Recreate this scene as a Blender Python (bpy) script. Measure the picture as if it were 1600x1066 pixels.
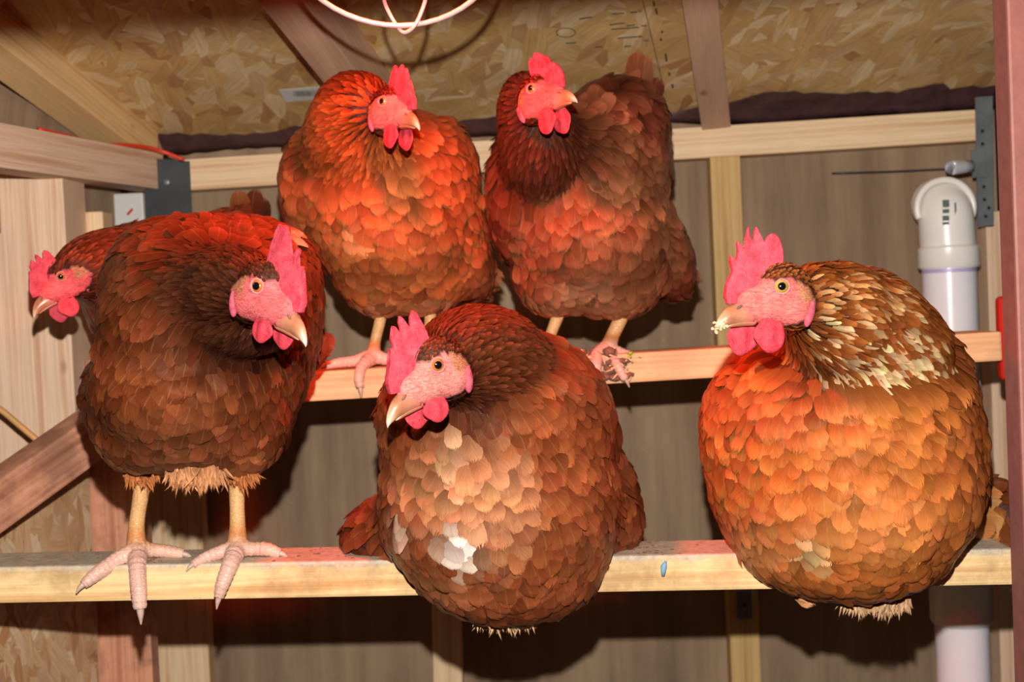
import bpy, bmesh, math, random
import numpy as np
from mathutils import Vector, Matrix

random.seed(7)
RNG = np.random.default_rng(7)
C = bpy.context.scene.collection
SC = bpy.context.scene
for o in list(bpy.data.objects):
    bpy.data.objects.remove(o)

# ------------------------------------------------------------ camera, world, flash, exposure
FPX = 2000.0
CAM = Vector((0, 0, 1.2))
ROT = (Matrix.Rotation(math.radians(90 - 1.75), 3, 'X') @ Matrix.Rotation(-0.045, 3, 'Z'))
cd = bpy.data.cameras.new('camera')
cam = bpy.data.objects.new('camera', cd)
C.objects.link(cam)
cam.matrix_world = Matrix.Translation(CAM) @ ROT.to_4x4()
cd.sensor_width = 36
cd.lens = FPX / 1600 * 36
cd.clip_start = 0.02
cd.dof.use_dof = True
cd.dof.focus_distance = 1.26
cd.dof.aperture_fstop = 8
SC.camera = cam

w = bpy.data.worlds.new('night')
SC.world = w
w.use_nodes = True
w.node_tree.nodes['Background'].inputs[0].default_value = (0.55, 0.6, 0.7, 1)
w.node_tree.nodes['Background'].inputs[1].default_value = 0.004

fl = bpy.data.lights.new('camera_flash', 'SPOT')
fl.energy = 132
fl.color = (1.0, 0.95, 0.88)
fl.shadow_soft_size = 0.009
fl.spot_size = math.radians(100)
fl.spot_blend = 0.15
flo = bpy.data.objects.new('camera_flash', fl)
C.objects.link(flo)
flo.location = (0.0, 0.03, 1.2 + 0.128)
flo.rotation_euler = (math.radians(91), 0, 0)

SC.view_settings.view_transform = 'Standard'
SC.view_settings.look = 'None'
SC.view_settings.exposure = 0.0
SC.view_settings.gamma = 1.0
SC.view_settings.use_curve_mapping = False

CX = Vector(ROT.col[0]); CY = Vector(ROT.col[1]); CZ = Vector(ROT.col[2])   # right, up, towards camera

def ray(px, py):
    return ROT @ Vector(((px - 800) / FPX, (533 - py) / FPX, -1))
def P(px, py, d):
    r = ray(px, py)
    return CAM + r * (d / r.y)
def pxy(p):
    """vectorised projection of Nx3 world points to target pixels"""
    q = (np.asarray(p) - np.array(CAM)) @ np.array(ROT)
    return 800 - FPX * q[:, 0] / q[:, 2], 533 + FPX * q[:, 1] / q[:, 2]

def lin(c):
    return tuple(((v / 255) / 12.92 if v / 255 <= 0.04045 else (((v / 255) + 0.055) / 1.055) ** 2.4) for v in c)

# ------------------------------------------------------------ object helpers
def link(name, me, mat=None, parent=None, loc=None):
    o = bpy.data.objects.new(name, me)
    C.objects.link(o)
    if mat is not None and isinstance(me, bpy.types.Mesh) and not me.materials:
        me.materials.append(mat)
    if loc is not None:
        o.location = loc
    if parent is not None:
        o.parent = parent
        # children of roots: mesh coordinates stay world-like, shifted by the root position
    return o
def tag(o, label=None, cat=None, group=None, kind=None):
    if label: o['label'] = label.strip()
    if cat: o['category'] = cat
    if group: o['group'] = group
    if kind: o['kind'] = kind
    return o
def empty(name, loc, label, cat, group=None):
    o = bpy.data.objects.new(name, None)
    o.empty_display_size = 0.05
    C.objects.link(o)
    o.location = loc
    return tag(o, label, cat, group)

def mesh_from(verts, faces, smooth=False):
    me = bpy.data.meshes.new('m')
    me.from_pydata([tuple(v) for v in verts], [], [tuple(f) for f in faces])
    me.update()
    if smooth:
        me.polygons.foreach_set('use_smooth', [True] * len(me.polygons))
    return me
def mesh_tris(V, F, smooth=True):
    """numpy quick mesh for quads/tris of one size"""
    me = bpy.data.meshes.new('m')
    n = F.shape[1]
    me.vertices.add(len(V)); me.vertices.foreach_set('co', V.astype(np.float32).ravel())
    me.loops.add(F.size); me.loops.foreach_set('vertex_index', F.astype(np.int32).ravel())
    me.polygons.add(len(F)); me.polygons.foreach_set('loop_start', np.arange(0, F.size, n, dtype=np.int32))
    me.update(calc_edges=True)
    me.polygons.foreach_set('use_smooth', np.full(len(F), smooth))
    return me
def bevelled(bm, w, seg=2):
    bmesh.ops.bevel(bm, geom=bm.edges[:], offset=w, segments=seg, affect='EDGES', profile=0.6)
def box_mesh(lx, ly, lz, bev=0.002, seg=2, cuts=0):
    bm = bmesh.new()
    bmesh.ops.create_cube(bm, size=1)
    bmesh.ops.scale(bm, vec=(lx, ly, lz), verts=bm.verts)
    if bev: bevelled(bm, bev, seg)
    me = bpy.data.meshes.new('m'); bm.to_mesh(me); bm.free()
    return me
def beam(name, p0, p1, wide, thick, mat, up=(0, 0, 1), bev=0.002, parent=None):
    """board from p0 to p1 (centre line); wide = size along 'up', thick = the other way"""
    p0 = Vector(p0); p1 = Vector(p1)
    x = (p1 - p0).normalized(); u = Vector(up)
    y = u.cross(x).normalized(); z = x.cross(y)
    me = box_mesh((p1 - p0).length, thick, wide, bev)
    o = link(name, me, mat)
    m = Matrix((x, y, z)).transposed().to_4x4()
    o.matrix_world = Matrix.Translation((p0 + p1) / 2) @ m
    if parent is not None:
        o.parent = parent
        o.matrix_parent_inverse = Matrix.Translation(-Vector(parent.location))
    return o

def catmull(pts, n=6):
    pts = np.asarray(pts, float)
    e = np.vstack([2 * pts[0] - pts[1], pts, 2 * pts[-1] - pts[-2]])
    out = []
    for i in range(1, len(e) - 2):
        for k in range(n):
            t = k / n
            a, b, c, d = e[i - 1], e[i], e[i + 1], e[i + 2]
            out.append(0.5 * (2 * b + (c - a) * t + (2 * a - 5 * b + 4 * c - d) * t * t + (3 * b - a - 3 * c + d) * t ** 3))
    out.append(pts[-1])
    return np.array(out)
def tube_geo(pts, rad, sides=10, n=6, ripple=0.0, rip_len=0.006, squash=None):
    """tapered tube, closed ends. rad is given per control point"""
    q = np.hstack([np.asarray(pts, float), np.asarray(rad, float).reshape(-1, 1)])
    s = catmull(q, n)
    c, r = s[:, :3], np.maximum(s[:, 3], 1e-5)
    if ripple:
        L = np.concatenate([[0], np.cumsum(np.linalg.norm(np.diff(c, axis=0), axis=1))])
        r = r * (1 + ripple * np.abs(np.sin(L / rip_len * math.pi)))
    V = []; ref = Vector((0.13, 0.21, 0.97))
    t0 = Vector(c[1] - c[0]).normalized()
    a = t0.cross(ref)
    if a.length < 0.2: a = t0.cross(Vector((1, 0, 0)))
    a.normalize()
    for i in range(len(c)):
        t = Vector(c[min(i + 1, len(c) - 1)] - c[max(i - 1, 0)]).normalized()
        a = (a - t * a.dot(t)).normalized(); b = t.cross(a)
        for k in range(sides):
            an = 2 * math.pi * k / sides
            V.append(Vector(c[i]) + (a * math.cos(an) + b * math.sin(an)) * r[i])
    F = []
    for i in range(len(c) - 1):
        for k in range(sides):
            k2 = (k + 1) % sides
            F.append((i * sides + k, i * sides + k2, (i + 1) * sides + k2, (i + 1) * sides + k))
    F.append(tuple(range(sides))[::-1])
    F.append(tuple((len(c) - 1) * sides + k for k in range(sides)))
    return V, F
class Geo:
    def __init__(s): s.V = []; s.F = []
    def add(s, V, F):
        n = len(s.V); s.V += [Vector(v) for v in V]; s.F += [tuple(i + n for i in f) for f in F]; return s
    def tube(s, *a, **k): return s.add(*tube_geo(*a, **k))
    def ball(s, c, M, sub=2):
        bm = bmesh.new(); bmesh.ops.create_icosphere(bm, subdivisions=sub, radius=1)
        V = [Vector(c) + M @ v.co for v in bm.verts]; F = [tuple(v.index for v in f.verts) for f in bm.faces]
        bm.free(); return s.add(V, F)
    def mesh(s, smooth=True): return mesh_from(s.V, s.F, smooth)

def remeshed(me, voxel, smooth=6, factor=0.5):
    o = bpy.data.objects.new('tmp', me); C.objects.link(o)
    r = o.modifiers.new('r', 'REMESH'); r.mode = 'VOXEL'; r.voxel_size = voxel; r.use_smooth_shade = True
    if smooth:
        s = o.modifiers.new('s', 'SMOOTH'); s.iterations = smooth; s.factor = factor
    dg = bpy.context.evaluated_depsgraph_get()
    out = bpy.data.meshes.new_from_object(o.evaluated_get(dg))
    bpy.data.objects.remove(o)
    out.materials.clear()
    return out


def surface_nets(field, lo, h):
    """vectorised naive surface nets over a regular grid; negative = inside"""
    ins = field < 0
    nx, ny, nz = field.shape
    corners = [(i, j, k) for i in (0, 1) for j in (0, 1) for k in (0, 1)]
    sl = lambda A, i, j, k: A[i:nx - 1 + i, j:ny - 1 + j, k:nz - 1 + k]
    cnt = sum(sl(ins, *c).astype(np.int8) for c in corners)
    act = (cnt > 0) & (cnt < 8)
    ii, jj, kk = np.nonzero(act)
    idx = np.full(act.shape, -1, np.int64); idx[ii, jj, kk] = np.arange(len(ii))
    acc = np.zeros((len(ii), 3)); num = np.zeros(len(ii))
    for a in corners:
        for b in corners:
            if sum(b) - sum(a) == 1 and all(y >= x for x, y in zip(a, b)):
                fa = field[ii + a[0], jj + a[1], kk + a[2]]; fb = field[ii + b[0], jj + b[1], kk + b[2]]
                m = (fa < 0) != (fb < 0)
                t = np.where(m, fa / np.where(m, fa - fb, 1), 0)
                p = np.array(a)[None] + t[:, None] * (np.array(b) - np.array(a))[None]
                acc += p * m[:, None]; num += m
    V = (np.stack([ii, jj, kk], 1) + acc / num[:, None]) * h + np.array(lo)
    Fs = []
    for ax in range(3):
        a = [0, 0, 0]; a[ax] = 1
        A = ins[:nx - a[0], :ny - a[1], :nz - a[2]]; B = ins[a[0]:, a[1]:, a[2]:]
        x, y, z = np.nonzero(A != B)
        u_, v_ = (ax + 1) % 3, (ax + 2) % 3
        q = np.stack([x, y, z], 1)
        ok = (q[:, u_] > 0) & (q[:, v_] > 0) & (q[:, 0] < nx - 1) & (q[:, 1] < ny - 1) & (q[:, 2] < nz - 1)
        q = q[ok]; inside = ins[q[:, 0], q[:, 1], q[:, 2]]
        def at(du, dv):
            r = q.copy(); r[:, u_] -= du; r[:, v_] -= dv
            return idx[r[:, 0], r[:, 1], r[:, 2]]
        f = np.stack([at(0, 0), at(1, 0), at(1, 1), at(0, 1)], 1)
        f[~inside] = f[~inside][:, ::-1]
        Fs.append(f)
    return V, np.vstack(Fs)
def smin(a, b, k):
    h = np.clip(0.5 + 0.5 * (b - a) / k, 0, 1)
    return b * (1 - h) + a * h - k * h * (1 - h)
def blend_blobs(blobs, h=0.0042):
    """blobs: (centre, inverse matrix, smoothness); returns a smooth mesh of their union"""
    lo = np.min([c - np.abs(np.linalg.inv(Mi)).sum(1) for c, Mi, k in blobs], 0) - 0.02
    hi = np.max([c + np.abs(np.linalg.inv(Mi)).sum(1) for c, Mi, k in blobs], 0) + 0.02
    n = np.ceil((hi - lo) / h).astype(int) + 1
    G = np.stack(np.meshgrid(*[lo[i] + np.arange(n[i]) * h for i in range(3)], indexing='ij'), -1).astype(np.float32)
    out = None
    for c, Mi, k in blobs:
        Mi = Mi.astype(np.float32)
        q = (G - c.astype(np.float32)) @ Mi.T
        k0 = np.sqrt((q * q).sum(-1)) + 1e-6
        g = q @ Mi; k1 = np.sqrt((g * g).sum(-1)) + 1e-6
        d = k0 * (k0 - 1) / k1
        out = d if out is None else smin(out, d, k)
    V, F = surface_nets(out, lo, h)
    me = mesh_tris(V, F)
    def sd(X):
        g = (np.asarray(X, float) - lo) / h
        g = np.clip(g, 0, np.array(out.shape) - 1.001); i = g.astype(int); f = g - i; r = 0
        for a in (0, 1):
            for b in (0, 1):
                for c in (0, 1):
                    wgt = (f[:, 0] if a else 1 - f[:, 0]) * (f[:, 1] if b else 1 - f[:, 1]) * (f[:, 2] if c else 1 - f[:, 2])
                    r = r + wgt * out[i[:, 0] + a, i[:, 1] + b, i[:, 2] + c]
        return r
    return me, sd

# ------------------------------------------------------------ node helpers / materials
def newmat(name):
    m = bpy.data.materials.new(name); m.use_nodes = True
    nt = m.node_tree; nt.nodes.clear()
    out = nt.nodes.new('ShaderNodeOutputMaterial'); b = nt.nodes.new('ShaderNodeBsdfPrincipled')
    nt.links.new(b.outputs[0], out.inputs[0])
    return m, nt, b
def N(nt, t, **kw):
    n = nt.nodes.new(t)
    for k, v in kw.items():
        if k.startswith('i_'):
            key = k[2:]
            key = int(key) if key.isdigit() else key.replace('_', ' ')
            n.inputs[key].default_value = v
        else: setattr(n, k, v)
    return n
def ramp(nt, fac, stops, interp='LINEAR'):
    r = nt.nodes.new('ShaderNodeValToRGB'); r.color_ramp.interpolation = interp
    el = r.color_ramp.elements
    while len(el) < len(stops): el.new(0.5)
    for e, (p, c) in zip(el, stops):
        e.position = p; e.color = (*c[:3], 1) if len(c) >= 3 else (c[0],) * 3 + (1,)
    nt.links.new(fac, r.inputs[0]); return r.outputs[0]
def mixc(nt, fac, a, b, mode='MIX'):
    m = nt.nodes.new('ShaderNodeMix'); m.data_type = 'RGBA'; m.blend_type = mode
    for sock, v in ((m.inputs[0], fac), (m.inputs[6], a), (m.inputs[7], b)):
        if isinstance(v, (int, float)): sock.default_value = v
        elif isinstance(v, tuple): sock.default_value = (*v[:3], 1)
        else: nt.links.new(v, sock)
    return m.outputs[2]
def math_(nt, op, a, b=0.0):
    m = nt.nodes.new('ShaderNodeMath'); m.operation = op
    for s, v in ((m.inputs[0], a), (m.inputs[1], b)):
        if isinstance(v, (int, float)): s.default_value = v
        else: nt.links.new(v, s)
    return m.outputs[0]
def mapping(nt, src, scale=(1, 1, 1), rot=(0, 0, 0), loc=(0, 0, 0)):
    m = N(nt, 'ShaderNodeMapping'); m.inputs['Scale'].default_value = scale
    m.inputs['Rotation'].default_value = rot; m.inputs['Location'].default_value = loc
    nt.links.new(src, m.inputs[0]); return m.outputs[0]
def noise(nt, vec, scale, detail=4, rough=0.55, dist=0.0):
    n = N(nt, 'ShaderNodeTexNoise'); n.inputs['Scale'].default_value = scale; n.inputs['Detail'].default_value = detail
    n.inputs['Roughness'].default_value = rough; n.inputs['Distortion'].default_value = dist
    if vec is not None: nt.links.new(vec, n.inputs['Vector'])
    return n.outputs[0]
def bump(nt, b, h, strength=0.3, dist=0.002):
    n = N(nt, 'ShaderNodeBump'); n.inputs['Strength'].default_value = strength; n.inputs['Distance'].default_value = dist
    nt.links.new(h, n.inputs['Height']); nt.links.new(n.outputs[0], b.inputs['Normal'])

def wood(name, light, dark, grain=1.0, rough=0.65, dirt=None, dirt_amt=0.0, top_dirt=None, knots=True):
    """sawn softwood, grain along the board's own X axis"""
    m, nt, b = newmat(name)
    tc = N(nt, 'ShaderNodeTexCoord'); info = N(nt, 'ShaderNodeObjectInfo')
    off = N(nt, 'ShaderNodeVectorMath', operation='SCALE'); off.inputs[0].default_value = (3.1, 1.7, 2.3)
    nt.links.new(info.outputs['Random'], off.inputs['Scale'])
    add = N(nt, 'ShaderNodeVectorMath', operation='ADD')
    nt.links.new(tc.outputs['Object'], add.inputs[0]); nt.links.new(off.outputs[0], add.inputs[1])
    v = mapping(nt, add.outputs[0], (1.3, 16, 16))
    n1 = noise(nt, v, 2.2 * grain, 3, 0.5, 0.6)
    wv = N(nt, 'ShaderNodeTexWave', wave_type='BANDS', bands_direction='Z'); wv.inputs['Scale'].default_value = 0.55 * grain
    wv.inputs['Distortion'].default_value = 5; wv.inputs['Detail'].default_value = 2; wv.inputs['Detail Scale'].default_value = 0.8
    nt.links.new(v, wv.inputs[0])
    fine = noise(nt, mapping(nt, add.outputs[0], (6, 260, 260)), 2.0, 3, 0.6)
    f = math_(nt, 'MULTIPLY', math_(nt, 'ADD', n1, wv.outputs[1]), 0.5)
    col = ramp(nt, f, [(0.25, light), (0.5, tuple(0.65 * l + 0.35 * d for l, d in zip(light, dark))), (0.62, light), (0.85, dark)])
    col = mixc(nt, 0.35, col, ramp(nt, fine, [(0.3, (0.55,) * 3), (0.7, (1.15,) * 3)]), 'MULTIPLY')
    if knots:
        vo = N(nt, 'ShaderNodeTexVoronoi'); vo.inputs['Scale'].default_value = 3.0
        nt.links.new(mapping(nt, add.outputs[0], (1.6, 3, 3)), vo.inputs['Vector'])
        k = ramp(nt, vo.outputs['Distance'], [(0.03, (1, 1, 1)), (0.075, (0, 0, 0))])
        col = mixc(nt, math_(nt, 'MULTIPLY', k, 0.7), col, tuple(0.5 * d for d in dark))
    if dirt:
        dn = noise(nt, tc.outputs['Object'], 9, 6, 0.7)
        col = mixc(nt, math_(nt, 'MULTIPLY', ramp(nt, dn, [(0.47, (0, 0, 0)), (0.64, (1, 1, 1))]), dirt_amt), col, dirt)
    if top_dirt:
        # settled droppings dust: by height inside the board itself
        sep = N(nt, 'ShaderNodeSeparateXYZ'); nt.links.new(tc.outputs['Object'], sep.inputs[0])
        dn = noise(nt, mapping(nt, tc.outputs['Object'], (14, 14, 30)), 1.6, 6, 0.7)
        hh = math_(nt, 'ADD', math_(nt, 'MULTIPLY', sep.outputs[2], 1 / 0.02), math_(nt, 'MULTIPLY', math_(nt, 'SUBTRACT', dn, 0.5), 1.3))
        dust = ramp(nt, noise(nt, tc.outputs['Object'], 120, 5, 0.7), [(0.3, tuple(0.5 * c for c in top_dirt)), (0.6, top_dirt)])
        col = mixc(nt, math_(nt, 'MULTIPLY', ramp(nt, hh, [(0.62, (0, 0, 0)), (0.98, (1, 1, 1))]), 0.85), col, dust)
    nt.links.new(col, b.inputs['Base Color'])
    b.inputs['Roughness'].default_value = rough; b.inputs['Specular IOR Level'].default_value = 0.3
    bump(nt, b, math_(nt, 'ADD', f, fine), 0.25, 0.0012)
    return m

def osb(name, tones, scale=1.0, axes='XY'):
    """oriented strand board: three layers of stretched chips in their own tones"""
    m, nt, b = newmat(name)
    tc = N(nt, 'ShaderNodeTexCoord')
    src = tc.outputs['Object']
    warp = N(nt, 'ShaderNodeTexNoise'); warp.inputs['Scale'].default_value = 9; warp.inputs['Detail'].default_value = 3
    nt.links.new(src, warp.inputs['Vector'])
    wv = N(nt, 'ShaderNodeVectorMath', operation='MULTIPLY_ADD')
    nt.links.new(warp.outputs['Color'], wv.inputs[0]); wv.inputs[1].default_value = (0.016, 0.016, 0.0)
    nt.links.new(src, wv.inputs[2])
    src = wv.outputs[0]
    cols = []; hs = []; masks = []
    for k, (ang, sx, sy, off) in enumerate([(0.2, 9, 32, 0.0), (-0.75, 12, 40, 3.3), (0.95, 11, 36, 7.1), (1.5, 13, 44, 5.2)]):
        v = mapping(nt, src, (sx * scale, sy * scale, 1), (0, 0, 0), (off, off, off))
        # rotate first, then stretch
        r = mapping(nt, src, (1, 1, 1), (0, 0, ang)); v = mapping(nt, r, (sx * scale, sy * scale, 1), (0, 0, 0), (off, off, off))
        vo = N(nt, 'ShaderNodeTexVoronoi'); vo.inputs['Scale'].default_value = 1; vo.inputs['Randomness'].default_value = 1
        nt.links.new(v, vo.inputs['Vector'])
        sp = N(nt, 'ShaderNodeSeparateColor'); nt.links.new(vo.outputs['Color'], sp.inputs[0])
        g = noise(nt, mapping(nt, r, (14, 210, 1)), 1.0, 3, 0.6)
        c = ramp(nt, sp.outputs[0], [(i / (len(tones) - 1), t) for i, t in enumerate(tones)])
        c = mixc(nt, 0.55, c, ramp(nt, g, [(0.3, (0.6, 0.55, 0.5)), (0.7, (1.15, 1.12, 1.1))]), 'MULTIPLY')
        cols.append(c); masks.append(sp.outputs[1]); hs.append(sp.outputs[2])
    col = cols[0]; h = hs[0]
    for k, th in ((1, 0.5), (2, 0.55), (3, 0.68)):
        mk = math_(nt, 'GREATER_THAN', masks[k], th)
        col = mixc(nt, mk, col, cols[k]); h = math_(nt, 'ADD', math_(nt, 'MULTIPLY', hs[k], mk), math_(nt, 'MULTIPLY', h, math_(nt, 'SUBTRACT', 1.0, mk)))
    big = noise(nt, tc.outputs['Object'], 5, 5, 0.6)
    col = mixc(nt, 0.6, col, ramp(nt, big, [(0.35, (0.72, 0.66, 0.58)), (0.65, (1.1, 1.1, 1.08))]), 'MULTIPLY')
    chips = ramp(nt, noise(nt, mapping(nt, tc.outputs['Object'], (40, 95, 1), (0, 0, 0.4)), 1, 5, 0.7), [(0.66, (0, 0, 0)), (0.72, (1, 1, 1))])
    col = mixc(nt, math_(nt, 'MULTIPLY', chips, 0.55), col, tuple(0.25 * t for t in tones[0]))
    nt.links.new(col, b.inputs['Base Color'])
    b.inputs['Roughness'].default_value = 0.5; b.inputs['Specular IOR Level'].default_value = 0.35
    bump(nt, b, h, 0.5, 0.0015)
    return m

def plain(name, col, rough=0.5, metal=0.0, spec=0.5, var=0.15, scale=12, bmp=0.0, coat=0.0, sss=0.0):
    m, nt, b = newmat(name)
    tc = N(nt, 'ShaderNodeTexCoord')
    n = noise(nt, tc.outputs['Object'], scale, 5, 0.6)
    c = ramp(nt, n, [(0.3, tuple(x * (1 - var) for x in col)), (0.7, tuple(min(1, x * (1 + var)) for x in col))])
    nt.links.new(c, b.inputs['Base Color'])
    b.inputs['Roughness'].default_value = rough; b.inputs['Metallic'].default_value = metal
    b.inputs['Specular IOR Level'].default_value = spec; b.inputs['Coat Weight'].default_value = coat
    if sss:
        b.inputs['Subsurface Weight'].default_value = sss; b.inputs['Subsurface Radius'].default_value = (0.004, 0.001, 0.0008)
        b.inputs['Subsurface Scale'].default_value = 1.0
    if bmp: bump(nt, b, n, bmp, 0.002)
    return m

M = {}
M['pine'] = wood('pale_pine', lin((246, 216, 176)), lin((214, 166, 116)), knots=False)
M['pine_pink'] = wood('pinkish_pine', lin((240, 206, 176)), lin((206, 156, 120)))
M['pine_red'] = wood('reddish_brace_wood', lin((224, 160, 128)), lin((176, 108, 80)), dirt=lin((70, 40, 34)), dirt_amt=0.5)
M['perch'] = wood('dirty_perch_wood', lin((240, 205, 150)), lin((206, 156, 96)), dirt=lin((150, 110, 70)), dirt_amt=0.6, top_dirt=lin((196, 184, 168)))
M['perch_back'] = wood('back_perch_wood', lin((240, 188, 140)), lin((212, 148, 96)), dirt=lin((120, 90, 62)), dirt_amt=0.25)
M['stud'] = wood('yellowish_stud_wood', lin((214, 178, 118)), lin((170, 128, 76)), knots=False)
M['rafter'] = wood('rafter_wood', lin((214, 174, 144)), lin((170, 126, 98)))
M['rafter_pale'] = wood('pale_rafter_wood', lin((238, 200, 142)), lin((200, 152, 96)))
M['osb_roof'] = osb('osb_roof', [lin((206, 162, 104)), lin((228, 192, 132)), lin((216, 176, 116)), lin((244, 222, 178)), lin((188, 136, 82))], 1.1)
M['osb_side'] = osb('osb_side', [lin((196, 146, 104)), lin((226, 190, 150)), lin((212, 166, 124)), lin((240, 214, 180)), lin((186, 132, 94))], 1.7)
M['brown_paint'] = plain('brown_painted_post', lin((150, 92, 84)), 0.55, var=0.12, scale=60, bmp=0.3)
M['dark_gap'] = plain('dark_board', lin((40, 28, 26)), 0.8)  # near-black tone: shade of the gap, and side walls kept dark against bounce
M['seal'] = plain('dark_sealant', lin((78, 50, 50)), 0.6, var=0.35, scale=30, bmp=0.4)
M['pvc'] = plain('white_pvc', lin((246, 244, 250)), 0.25, var=0.03, spec=0.5)
M['pvc_fit'] = plain('white_pvc_fitting', lin((244, 241, 234)), 0.3, var=0.03)
M['primer'] = plain('purple_pipe_primer', lin((196, 180, 226)), 0.4, var=0.2)
M['ink'] = plain('grey_ink', lin((96, 104, 106)), 0.6, var=0.2, scale=300)
M['ink_dark'] = plain('dark_stamp_ink', lin((84, 76, 62)), 0.7, var=0.3, scale=300)
M['paper'] = plain('white_sticker_paper', lin((214, 212, 208)), 0.5, var=0.05)
M['steel'] = plain('galvanised_steel', lin((120, 126, 130)), 0.4, 0.4, var=0.25, scale=22)
M['steel_dark'] = plain('dark_steel_strap', lin((64, 68, 72)), 0.4, 0.4, var=0.3, scale=15)
M['chrome'] = plain('bright_zinc_bolt', lin((210, 214, 220)), 0.25, 0.25, var=0.05)
M['wire'] = plain('copper_toned_guard_wire', lin((226, 200, 200)), 0.3, 0.35, var=0.1)
M['reflector'] = plain('aluminium_reflector', lin((190, 190, 192)), 0.3, 1.0, var=0.05)
M['black_plastic'] = plain('black_plastic', lin((25, 25, 27)), 0.4)
M['orange_cord'] = plain('orange_cord', lin((216, 62, 34)), 0.4, var=0.05)
M['yellow_cord'] = plain('tan_cord', lin((206, 156, 92)), 0.5, var=0.1)
M['red_lit_and_mark'] = plain('lamp_red_and_carton_mark', lin((196, 34, 20)), 0.4, var=0.1)  # red of the carton mark; on the post it stands in for lamplight
M['litter'] = plain('floor_litter', lin((64, 48, 34)), 0.9, var=0.5, scale=60, bmp=1.0)
M['droppings'] = plain('dried_droppings', lin((124, 84, 66)), 0.85, var=0.5, scale=160, bmp=1.0)
M['straw'] = plain('straw_bits', lin((222, 190, 150)), 0.6, var=0.3, scale=90)
M['down'] = plain('loose_down', lin((220, 210, 200)), 0.7, var=0.1)
M['green'] = plain('green_leaf_bit', lin((150, 190, 50)), 0.6, var=0.2)
M['blue'] = plain('blue_paint_fleck', lin((120, 160, 190)), 0.6, var=0.2)
M['pale_blue'] = plain('pale_grey_pipe', lin((178, 186, 200)), 0.5, var=0.06)

def plywood():
    m, nt, b = newmat('painted_plywood')
    tc = N(nt, 'ShaderNodeTexCoord')
    n1 = noise(nt, mapping(nt, tc.outputs['Object'], (22, 1, 1.6)), 1.0, 5, 0.65)
    n2 = noise(nt, tc.outputs['Object'], 3.2, 5, 0.6)
    sp = noise(nt, tc.outputs['Object'], 70, 3, 0.7)
    c = ramp(nt, n1, [(0.3, lin((132, 108, 88))), (0.5, lin((152, 128, 105))), (0.7, lin((168, 144, 118)))])
    c = mixc(nt, 0.55, c, ramp(nt, n2, [(0.35, (0.72, 0.7, 0.68)), (0.65, (1.1, 1.08, 1.05))]), 'MULTIPLY')
    c = mixc(nt, math_(nt, 'MULTIPLY', ramp(nt, sp, [(0.70, (0, 0, 0)), (0.76, (1, 1, 1))]), 0.35), c, lin((200, 186, 168)))
    nt.links.new(c, b.inputs['Base Color']); b.inputs['Roughness'].default_value = 0.7; b.inputs['Specular IOR Level'].default_value = 0.13
    bump(nt, b, n1, 0.2, 0.001)
    return m
M['ply'] = plywood()

# ------------------------------------------------------------ structure
DW = 2.30
def wall_panel(name, pts, thick, nrm, mat, kind='structure'):
    """flat slab whose visible face is the polygon pts, thickened away along nrm"""
    c = sum((Vector(p) for p in pts), Vector()) / len(pts)
    x = (Vector(pts[1]) - Vector(pts[0])).normalized(); n = Vector(nrm).normalized()
    n = (n - x * n.dot(x)).normalized(); y = n.cross(x)
    R3 = Matrix((x, y, n)).transposed()
    loc = [R3.transposed() @ (Vector(p) - c) for p in pts]
    k = len(pts)
    V = [(p.x, p.y, 0) for p in loc] + [(p.x, p.y, thick) for p in loc]
    F = [tuple(range(k))[::-1], tuple(range(k, 2 * k))] + [(i, (i + 1) % k, k + (i + 1) % k, k + i) for i in range(k)]
    me = mesh_from(V, F)
    bm = bmesh.new(); bm.from_mesh(me); bmesh.ops.recalc_face_normals(bm, faces=bm.faces); bm.to_mesh(me); bm.free()
    o = link(name, me, mat); o.matrix_world = Matrix.Translation(c) @ R3.to_4x4()
    if kind: o['kind'] = kind
    return o
def slab(name, lo, hi, mat):
    lo, hi = Vector(lo), Vector(hi); s = hi - lo
    o = link(name, box_mesh(s.x, s.y, s.z, 0), mat); o.location = (lo + hi) / 2; o['kind'] = 'structure'; return o

slab('wall_back', (-1.5, DW, 0), (1.2, DW + 0.02, 1.75), M['ply'])
slab('floor', (-1.5, -0.2, -0.03), (1.2, DW + 0.02, 0), M['litter'])
slab('wall_left', (-1.5, -0.1, 0), (-1.48, DW, 2.2), M['dark_gap'])
slab('wall_right', (1.05, -0.1, 0), (1.07, DW, 2.2), M['dark_gap'])
# roof plane: fits the wall/ceiling line, sloping down towards the back wall
A0 = P(300, 222, DW); A1 = P(1540, 152, DW)
SL = -0.28
dx = (A1.z - A0.z) / (A1.x - A0.x)
def roof_z(x, y, off=0.0):
    return A0.z + (x - A0.x) * dx + (y - DW) * SL - off
def roof_hit(px, py, off=0.0):
    r = ray(px, py)
    t = (roof_z(CAM.x, CAM.y, off) - CAM.z) / (r.z - dx * r.x - SL * r.y)
    return CAM + r * t
rn = Vector((-dx, -SL, 1)).normalized()
rp = [(-1.5, DW + 0.02), (1.2, DW + 0.02), (1.2, 0.1), (-1.5, 0.1)]
wall_panel('ceiling', [(x, y, roof_z(x, y)) for x, y in rp], 0.012, rn, M['osb_roof'])
# door lintel above the camera: throws the dark band on the roof
FL = Vector(flo.location)
def lint(px, py):
    q = roof_hit(px, py, 0.0); t = (0.5 - FL.y) / (q.y - FL.y); return FL + (q - FL) * t
la, lb_ = lint(0, 62), lint(400, 37); ld = (lb_ - la) / (lb_.x - la.x)
beamz = beam('door_lintel', la + ld * (-0.75 - la.x) + Vector((0, 0, .045)), la + ld * (0.6 - la.x) + Vector((0, 0, .045)), 0.09, 0.035, M['dark_gap'])
tag(beamz, 'dark lintel board over the coop door opening', 'lintel')

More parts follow.
